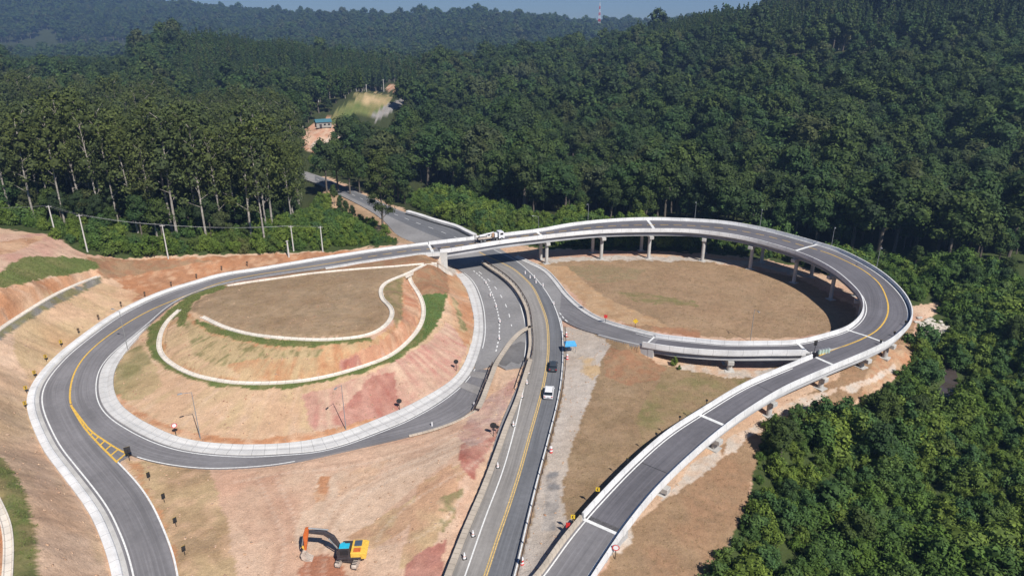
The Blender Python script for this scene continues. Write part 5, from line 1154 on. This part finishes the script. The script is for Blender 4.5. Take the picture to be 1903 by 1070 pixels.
SEE = [([(560,283),(562,248),(580,230),(612,218),(628,232),(632,255),(645,262),(640,275),(598,292)], 415), ([(635,205),(652,178),(690,171),(748,176),(738,198),(708,220),(690,214)], 640),
       ([(640,356),(700,374),(760,395),(880,440),(800,455),(740,447),(690,415),(640,385),(615,372),(625,352)], 300), ([(20,80),(40,72),(100,70),(230,80),(240,100),(0,102)], 1250)]
def hides(X, Y, z, h, r):
    b = np.zeros(len(X), bool)
    for f in (0, .3, .6, .85, 1.0):
        for dx in (-.8, 0, .8):
            u, v, _ = proj(X+dx*r, Y, z+h*f)
            for poly, ym in SEE: b |= inpoly(u, v, poly) & (Y < ym)
    return b
def cut(k, *a): return [x[k] for x in a]
# eucalyptus wood
X, Y, z, u, v, Z = grid(-420, 0, 190, 420, 5.9); k = inpoly(u, v, E_) & ~blocked(X, Y, z, 1.6) & (Y < 395) & (RNG.random(len(X)) < .93); X, Y, z = cut(k, X, Y, z)
s_ = (.74 + .52*fbm(X/22, Y/22, 111, 2))*RNG.uniform(.84, 1.16, len(X))*np.where(Y < 250, 1.08, 1); k = ~hides(X, Y, z, 27*s_, 2.2); X, Y, z, s_ = cut(k, X, Y, z, s_); put('euc', X, Y, z-.2, s_, 'e')
# understorey of the wood edge
X, Y, z, u, v, Z = grid(-300, 0, 190, 262, 6.2); k = inpoly(u, v, E_) & ~blocked(X, Y, z, 2.2) & (RNG.random(len(X)) < .9); X, Y, z = cut(k, X, Y, z)
s_ = RNG.uniform(.30, .92, len(X)); k = ~hides(X, Y, z, 16*s_, 3); X, Y, z, s_ = cut(k, X, Y, z, s_); put('broad', X, Y, z-.3, s_, 'u')
# forest on all other ground (near, middle, far)
def forest(kind, x0, x1, y0, y1, sp, lo, hi, zn, extra=None, pw=1.4, r=2.6):
    X, Y, z, u, v, Z = grid(x0, x1, y0, y1, sp); k = ~blocked(X, Y, z, r)
    if y1 <= 440: k &= ~inpoly(u, v, S1) & ~inpoly(u, v, S2) & ~inpoly(u, v, S3) & ~(inpoly(u, v, E_) & (Y < 395))
    if extra is not None: k &= extra(X, Y, u, v)
    X, Y, z, u, v = cut(k, X, Y, z, u, v); n_ = fbm(X/30, Y/30, 131, 3); s_ = (lo + (hi-lo)*RNG.random(len(X))**pw)*(.45+1.1*n_); gp_ = RNG.random(len(X)) > np.clip((.47-fbm(X/16, Y/16, 141, 2))*3, .04, .6); X, Y, z, u, v, s_ = cut(gp_, X, Y, z, u, v, s_); k = ~hides(X, Y, z, 16*s_, 3)
    put(kind, *cut(k, X, Y, z-.4, s_), zn); kk = ~k & (Y < 430) & ~blocked(X, Y, z, 1.5); 
    if kk.any(): put('bush', *cut(kk, X, Y, z-.3, np.minimum(s_, 1.0)), 's1')
plant_row = lambda X, Y, u, v: ((u > 1180) & (v < 95) & (Y > 430)) | ((u > 330) & (u < 790) & (v < 185) & (Y > 430))
forest('broad', -420, 560, 195, 430, 6.6, .62, 1.75, 'f')
forest('mid', -1000, 1000, 430, 800, 8.2, .65, 1.7, 'g', lambda X, Y, u, v: ~plant_row(X, Y, u, v))
forest('slim', -1000, 1000, 430, 800, 4.9, .85, 1.25, 'g', plant_row, 1.0)
forest('far', -1900, 1900, 800, 1500, 11.5, 1.0, 2.1, 'g')
forest('far', -2600, 2600, 1500, 3000, 18, 1.3, 2.6, 'g', lambda X, Y, u, v: v < 130)
# thickets
X, Y, z, u, v, Z = grid(-170, 230, 50, 300, 2.9); b_ = blocked(X, Y, z, 1.5); hd = hides(X, Y, z, np.full(len(X), 3.5), 1.5) | hides(X, Y, z, np.full(len(X), 1.5), 1.5)
for poly, zn, lo, hi in ((S1, 's1', .7, 2.3), (S2, 's2', .65, 1.8), (S3, 's3', .6, 1.6)):
    k = inpoly(u, v, poly) & ~b_ & ~hd; s_ = lo + (hi-lo)*np.clip(fbm(X[k]/11, Y[k]/11, 91, 3)*1.5-.42 + RNG.uniform(-.28, .42, k.sum())**1, 0, 1)**1.3; put('bush', X[k], Y[k], z[k]-.3, s_, zn)
X, Y, z, u, v, Z = grid(-260, 0, 190, 240, 3.4); k = inpoly(u, v, E_) & ~blocked(X, Y, z, 1.) & ~hides(X, Y, z, np.full(len(X), 3.), 1.5); put('bush', X[k], Y[k], z[k]-.2, RNG.uniform(.5, 1.4, k.sum()), 's3')
X, Y, z, u, v, Z = grid(-170, 10, 190, 235, 1.5); k = inpoly(u, v, S3) & ~blocked(X, Y, z, .5) & (RNG.random(len(X)) < .7); put('bush', X[k], Y[k], z[k]-.1, RNG.uniform(.12, .36, k.sum()), 's3')
X, Y, z, u, v, Z = grid(5, 120, 50, 160, 1.5); k = inpoly(u, v, S2) & blocked(X, Y, z, 1.5) & ~blocked(X, Y, z, .35) & (RNG.random(len(X)) < .8); put('bush', X[k], Y[k], z[k]-.1, RNG.uniform(.16, .5, k.sum()), 's2')
# some emergent trees in the thicket
X, Y, z, u, v, Z = grid(20, 230, 60, 230, 10); k = (inpoly(u, v, S2) | (inpoly(u, v, S1) & (u > 1650))) & ~blocked(X, Y, z, 3.2) & (RNG.random(len(X)) < .35); put('broad', X[k], Y[k], z[k]-.3, RNG.uniform(.32, .62, k.sum()), 'v')
print({k: len(v) for k, v in plants.items()})
LAB = {('euc', 'e'): ('eucalyptus_tree', 'tall pale-trunked eucalyptus tree in the dense wood left of the highway', 'eucalyptus trees in the left wood'),
       ('broad', 'f'): ('broadleaf_tree', 'broadleaf tree with dark rounded crown in the forest right of the highway', 'broadleaf trees in the forest right of the highway'),
       ('broad', 'l'): ('broadleaf_tree', 'broadleaf tree with dark crown in the wooded valley left of the highway', 'broadleaf trees in the valley left of the highway'),
       ('broad', 'u'): ('broadleaf_tree', 'low leafy tree growing under the eucalyptus wood left of the highway', 'low trees under the left wood'),
       ('broad', 'v'): ('broadleaf_tree', 'small round-crowned tree rising from the thicket right of the viaduct', 'small trees in the right thicket'),
       ('bush', 's1'): ('bush', 'bright green bush in the thicket behind the viaduct ring', 'bushes behind the viaduct ring'),
       ('bush', 's2'): ('bush', 'green bush in the dense thicket right of the lower viaduct', 'bushes right of the lower viaduct'),
       ('bush', 's3'): ('bush', 'low green bush at the foot of the eucalyptus wood', 'bushes at the foot of the left wood')}
rest = {}
for kind, hh in (('euc', 27), ('broad', 16), ('bush', 3.6), ('mid', 16), ('slim', 16), ('far', 16)):
    A = plants[kind]; arr = np.array([a[:4] for a in A]); u, v, Z = proj(arr[:, 0], arr[:, 1], arr[:, 2]+hh*arr[:, 3]*.7)
    size = hh*arr[:, 3]/Z*((u > 0) & (u < 1903) & (v > 0) & (v < 1080)); order = np.argsort(-size); ind = set(order[:300].tolist()) if kind in ('euc', 'broad') else set()
    if kind == 'bush':  # bushes: the nearest of each thicket
        ind = set(order[:300].tolist())
    protos = {}
    for i in ind:
        x, y, z, s, zn = A[i]
        if zn == 'f' and u[i] < 700: zn = 'l'
        nm, lab, grp = LAB[(kind, zn)]; vi = int(RNG.integers(len(VAR[kind]))); tm, cm, _ = VAR[kind][vi]
        key = vi
        if key not in protos:
            t = empty(nm, (0, 0, 0)); o1_ = bpy.data.objects.new('trunk' if kind != 'bush' else 'stem', tm); o2_ = bpy.data.objects.new('crown', cm)
            for o in (o1_, o2_): COL.objects.link(o); o.parent = t
            protos[key] = t
        else: t = copy_tree(protos[key])
        t.name = nm; t.location = (x, y, z); t.rotation_euler = (0, 0, RNG.uniform(0, 6.28)); t.scale = (s*RNG.uniform(.95, 1.25),)*2 + (s,)
        cat = {'euc': 'eucalyptus', 'broad': 'tree', 'bush': 'bush'}[kind]; tag(t, lab, cat, grp)
    rest[kind] = [a for i, a in enumerate(A) if i not in ind]
# lone trees that stand out
def lone(kind, vi, p, s, name, label, rz=0., sz=None):
    tm, cm, _ = VAR[kind][vi]; t = empty(name, p, rz, label, 'tree'); t.scale = (s, s, sz or s)
    for n_, m_ in (('trunk', tm), ('crown', cm)): o = bpy.data.objects.new(n_, m_); COL.objects.link(o); o.parent = t
rl = random.Random(12); lb_ = MB(); limb(lb_, [(0, 0, -.5), (.3, 0, 7), (.2, .3, 14), (0, 0, 22)], .42, .12, 9); lob = []
for i in range(26):
    t_ = (i+.5)/26; a_ = i*2.4; zz = 7.0 + 20*t_; R_ = (1.2 + 3.3*math.sin(math.pi*min(1, .25+t_*.75)))*rl.uniform(.6, 1.05); lob.append((math.cos(a_)*R_, math.sin(a_)*R_, zz, rl.uniform(1.3, 2.3), rl.uniform(1.2, 1.9))); limb(lb_, [(.2, 0, zz-3.0), lob[-1][:3]], .12, .04, 5)
V, Fc, val = crown(lob, 4200, .5, 77, core=.6); p = U(711, 428, 2.5); p[2] = float(ground_at(p[0], p[1])[0]); t = empty('lone_tree', p, 0, 'large lone tree standing on the bank left of the highway beyond the bridge', 'tree')
for n_, m_ in (('trunk', mk_mesh('trunk', lb_.v, lb_.f, M_barkB)), ('crown', mk_mesh('crown', V, Fc, M_leafE, val))): o = bpy.data.objects.new(n_, m_); COL.objects.link(o); o.parent = t
rl = random.Random(5)
for (a, b, s), l in zip([(607,352,1.25),(650,352,1.2),(628,346,1.35),(668,350,1.05)], ['tall dark tree at the far left end of the visible road beyond the bridge','tall dark tree just left of the lone tree, behind the far road','tallest dark tree of the clump hiding the far road','shorter dark tree right in front of the forest beside the far road']):
    p = U(a, b, 2); p[2] = float(ground_at(p[0], p[1])[0]); lone('broad', rl.randrange(6), p, s, 'roadside_tree', l, a, s*1.15)
for (a, b, s), l in zip([(634,392,.33),(644,400,.30),(656,412,.28),(622,380,.36)], ['second slender tree along the earth bank beyond the bridge, counted from the left','third slender tree along the earth bank beyond the bridge, counted from the left','fourth slender tree along the earth bank beyond the bridge, counted from the left','first slender tree along the earth bank beyond the bridge, counted from the left']):
    p = U(a, b, 2); p[2] = float(ground_at(p[0], p[1])[0]); lone('broad', 1, p, s, 'slender_tree', l, a, s*1.5)
p = G(1252, 680); t = empty('small_shrub', p, 0, 'small leafy shrub under the slip ramp viaduct by the brown field', 'bush'); t.scale = (.5, .5, .6)
for n_, m_ in (('stem', VAR['bush'][0][0]), ('crown', VAR['bush'][0][1])): o = bpy.data.objects.new(n_, m_); COL.objects.link(o); o.parent = t
p = G(1262, 688); t = empty('small_shrub', p, 0, 'tiny low shrub just right of the shrub under the slip ramp', 'bush'); t.scale = (.25, .25, .3)
for n_, m_ in (('stem', VAR['bush'][1][0]), ('crown', VAR['bush'][1][1])): o = bpy.data.objects.new(n_, m_); COL.objects.link(o); o.parent = t
# the rest: instanced stuff
def scatter(name, A, key, label, cat):
    me = bpy.data.meshes.new(name); arr = np.array([a[:4] for a in A]); n = len(arr); me.vertices.add(n); me.vertices.foreach_set('co', arr[:, :3].astype(np.float32).ravel())
    for nm, typ, val in (('scl', 'FLOAT', arr[:, 3]), ('rot', 'FLOAT', RNG.uniform(0, 6.28, n)), ('idx', 'INT', RNG.integers(0, len(VAR[key]), n))):
        a = me.attributes.new(nm, typ, 'POINT'); a.data.foreach_set('value', np.asarray(val, np.float32 if typ == 'FLOAT' else np.int32))
    o = bpy.data.objects.new(name, me); COL.objects.link(o); tag(o, label, cat, kind='stuff')
    src = bpy.data.collections.new(name + '_kinds')
    for i, (_, _, jm) in enumerate(VAR[key]): src.objects.link(bpy.data.objects.new('%s_kind_%d' % (name, i), jm))
    ng = bpy.data.node_groups.new(name, 'GeometryNodeTree'); ng.interface.new_socket('Geometry', in_out='INPUT', socket_type='NodeSocketGeometry'); ng.interface.new_socket('Geometry', in_out='OUTPUT', socket_type='NodeSocketGeometry')
    gi, go = ng.nodes.new('NodeGroupInput'), ng.nodes.new('NodeGroupOutput'); ip = ng.nodes.new('GeometryNodeInstanceOnPoints'); ci = ng.nodes.new('GeometryNodeCollectionInfo')
    ci.inputs['Collection'].default_value = src; ci.inputs['Separate Children'].default_value = True; ci.inputs['Reset Children'].default_value = True
    def attr(nm, typ):
        q = ng.nodes.new('GeometryNodeInputNamedAttribute'); q.data_type = typ; q.inputs['Name'].default_value = nm; return q.outputs['Attribute']
    cx = ng.nodes.new('ShaderNodeCombineXYZ'); L = ng.links.new
    L(gi.outputs[0], ip.inputs['Points']); L(ci.outputs[0], ip.inputs['Instance']); ip.inputs['Pick Instance'].default_value = True; L(attr('idx', 'INT'), ip.inputs['Instance Index'])
    L(attr('rot', 'FLOAT'), cx.inputs[2]); L(cx.outputs[0], ip.inputs['Rotation']); L(attr('scl', 'FLOAT'), ip.inputs['Scale']); L(ip.outputs[0], go.inputs[0])
    md = o.modifiers.new('instances', 'NODES'); md.node_group = ng
scatter('eucalyptus_wood', rest['euc'], 'euc', 'rest of the tall eucalyptus wood left of the highway', 'wood')
scatter('forest', rest['broad'], 'broad', 'rest of the dark broadleaf forest covering the valley and slopes', 'forest')
scatter('thicket', rest['bush'], 'bush', 'rest of the green thicket round the viaduct and wood edge', 'thicket')
scatter('hill_forest', rest['mid'], 'mid', 'dense forest covering the nearer hills', 'forest')
scatter('plantation', rest['slim'], 'slim', 'fine-textured tree plantation on the upper hillsides', 'plantation')
scatter('distant_forest', rest['far'], 'far', 'hazy forest covering the distant hills', 'forest')

# ground cover: tufts and stones
def tuft_mesh(seed, n, h, spread, mat):
    r = np.random.default_rng(seed); V = []; Fc = []; val = []
    for i in range(n):
        a, d = r.uniform(0, 6.28), r.uniform(0, spread); b = np.array([math.cos(a)*d, math.sin(a)*d, -.03]); l = r.normal(size=3)*[.5, .5, 0]*h; w_ = np.array([math.cos(a+1.6), math.sin(a+1.6), 0])*h*.13; hh = h*r.uniform(.5, 1.1)
        V += [b-w_, b+w_, b+l+[0, 0, hh]]; Fc.append((3*i, 3*i+1, 3*i+2)); val.append(r.random())
    return mk_mesh('tuft', V, Fc, mat, val)
M_dry = leaf_mat('dry_grass', [(.30,.22,.13),(.40,.31,.19),(.33,.24,.14),(.28,.24,.12)]); M_grn = leaf_mat('green_grass', [(.10,.15,.04),(.16,.21,.06),(.21,.22,.09),(.13,.19,.05)]); M_clod = leaf_mat('clod_soil', [(.36,.22,.15),(.50,.36,.27),(.42,.27,.19),(.30,.15,.10)])
VAR['dry'] = [(None, None, tuft_mesh(i, 12, .20, .30, M_dry)) for i in range(3)]; VAR['grn'] = [(None, None, tuft_mesh(i+9, 16, .22, .35, M_grn)) for i in range(3)]
st = []
for i in range(3):
    r = np.random.default_rng(i+40); iv, if_ = ico(); st.append((None, None, mk_mesh('stone', iv*(.16*(1+.2*r.normal(size=(len(iv), 1))))*[1.2, 1, .7], [tuple(f) for f in if_], M_clod, list(r.random(len(if_))))))
VAR['stone'] = st
lum = C.sum(1); free = (np.abs(Zg.ravel()-gz0) < .02) & (gyf > 64) & (gyf < 226) & (gxf > -135) & (gxf < 108) & (np.abs(C-np.array((.060,.082,.028))).sum(1) > .09)
isg = (C[:, 1] > C[:, 0]*.93) & (C[:, 2] < C[:, 1]*.6); isd = ~isg & (C[:, 2] < C[:, 1]*.75) & (lum < .74) & (C[:, 1] > C[:, 0]*.56); isb = lum > .72
onr = np.zeros(len(gxf), bool)
def pick(mask, n, zoneY=None):
    ix = np.where(mask & free)[0]; ix = RNG.choice(ix, min(n, len(ix)), replace=False); X = gxf[ix]+RNG.uniform(-.25, .25, len(ix)); Y = gyf[ix]+RNG.uniform(-.25, .25, len(ix)); return X, Y, ground_at(X, Y)
inv_ = lambda X, Y: np.sqrt(((np.stack([X, Y], 1)[:, None]-inside_via[None, ::2, :2])**2).sum(2)).min(1)
for key, m_, n_, lo_, hi_, nm, lb in (('dry', isd, 12000, .4, 1.25, 'dry_grass', 'sparse dry grass on the brown turfed fields'), ('grn', isg, 6000, .5, 1.3, 'green_grass', 'green grass on the mound benches and left terrace'), ('stone', isb, 9000, .25, 1.5, 'clods', 'clods and small stones on the bare earth')):
    X, Y, z = pick(m_, n_); s_ = lo_+(hi_-lo_)*RNG.random(len(X))**(1 if key != 'stone' else 4); rest[key] = [(x, y, zz, q, 'c') for x, y, zz, q in zip(X, Y, z, s_)]; scatter(nm, rest[key], key, lb, 'grass' if key != 'stone' else 'stones')

# stream, rubble
sw = curve_px([(1735,632,-3.6),(1752,655,-4.6),(1762,690,-5.2),(1766,712,-5.4),(1756,735,-5.6),(1742,755,-5.8),(1732,775,-6.0)], 1, 1); sw[:, 2] = ground_at(sw[:, 0], sw[:, 1]) + .25
mw, nt, b = nodes('stream_water'); b.inputs['Base Color'].default_value = (.07, .055, .05, 1); b.inputs['Roughness'].default_value = .15; bump(nt, b, noise(nt, 3, 3), .2, .05)
tag(ribbon('stream_water', offset(sw, -1.5), offset(sw, 1.5), mw), kind='structure')
rr = random.Random(3); rk = MB(); iv, if_ = ico(); p0 = G(1735, 615)
for i in range(70):
    c_ = p0 + [rr.gauss(0, 2.2), rr.gauss(0, 1.4), 0]; c_[2] = float(ground_at(c_[0], c_[1])[0]); s_ = rr.uniform(.25, .8)
    rk.add([c_ + v*s_*np.array([rr.uniform(.8, 1.3), rr.uniform(.8, 1.3), .6])*rr.uniform(.85, 1.15) for v in iv], if_)
tag(rk.build('rubble_heap', M_rock), 'pile of pale broken rock beside the stream right of the viaduct bend', 'rubble', kind='stuff')

# ================================================================ LIGHT, SKY, HAZE, CAMERA
az = (0.53, -0.85); el = math.radians(47); nz_ = math.hypot(*az); az = (az[0]/nz_, az[1]/nz_)
sd = Vector((az[0]*math.cos(el), az[1]*math.cos(el), math.sin(el)))
l = bpy.data.lights.new('sun', 'SUN'); l.energy = 5.0; l.angle = math.radians(.5); l.color = (1.0, .955, .89)
lo = bpy.data.objects.new('sun', l); COL.objects.link(lo); lo.rotation_euler = sd.to_track_quat('Z', 'Y').to_euler()
w = bpy.data.worlds.new('World'); SC.world = w; w.use_nodes = True; nt = w.node_tree
sky = nt.nodes.new('ShaderNodeTexSky'); sky.sky_type = 'NISHITA'; sky.sun_disc = False; sky.sun_elevation = el; sky.sun_rotation = math.atan2(az[0], az[1]); sky.altitude = 700; sky.air_density = 1.0; sky.dust_density = .0; sky.ozone_density = 3.0
nt.links.new(mixc(nt, 1.0, sky.outputs[0], (.82, 1.05, 1.36), 'MULTIPLY'), nt.nodes['Background'].inputs[0]); nt.nodes['Background'].inputs[1].default_value = .040
zlo, zhi = float(Zg.min())-1.5, float(Zg.max())+60
x0, x1, y0, y1 = gx[0]-20, gx[-1]+20, gy[0]-20, gy[-1]+20
hb = mesh_obj('haze', [(x, y, z) for z in (zlo, zhi) for y in (y0, y1) for x in (x0, x1)], [(0,2,3,1),(4,5,7,6),(0,1,5,4),(2,6,7,3),(0,4,6,2),(1,3,7,5)], None)
hb.data.materials.clear()
hm = bpy.data.materials.new('haze_air'); hm.use_nodes = True; nt = hm.node_tree; nt.nodes.remove(nt.nodes['Principled BSDF']); pv = nt.nodes.new('ShaderNodeVolumePrincipled')
pv.inputs['Color'].default_value = (.38, .60, 1.0, 1); pv.inputs['Density'].default_value = .00020; pv.inputs['Anisotropy'].default_value = .2
nt.links.new(pv.outputs[0], nt.nodes['Material Output'].inputs['Volume']); hb.data.materials.append(hm); tag(hb, 'thin blue summer haze over the valley', 'haze', kind='stuff')
cam = bpy.data.cameras.new('camera'); cam.sensor_width = 36; cam.lens = F/1903*36; cam.clip_start = .5; cam.clip_end = 12000
co = bpy.data.objects.new('camera', cam); COL.objects.link(co); co.location = (0, 0, H); co.rotation_euler = (math.pi/2 - P, 0, 0); SC.camera = co
SC.view_settings.view_transform = 'Standard'; SC.view_settings.look = 'None'; SC.view_settings.exposure = 0.30; SC.view_settings.gamma = 1
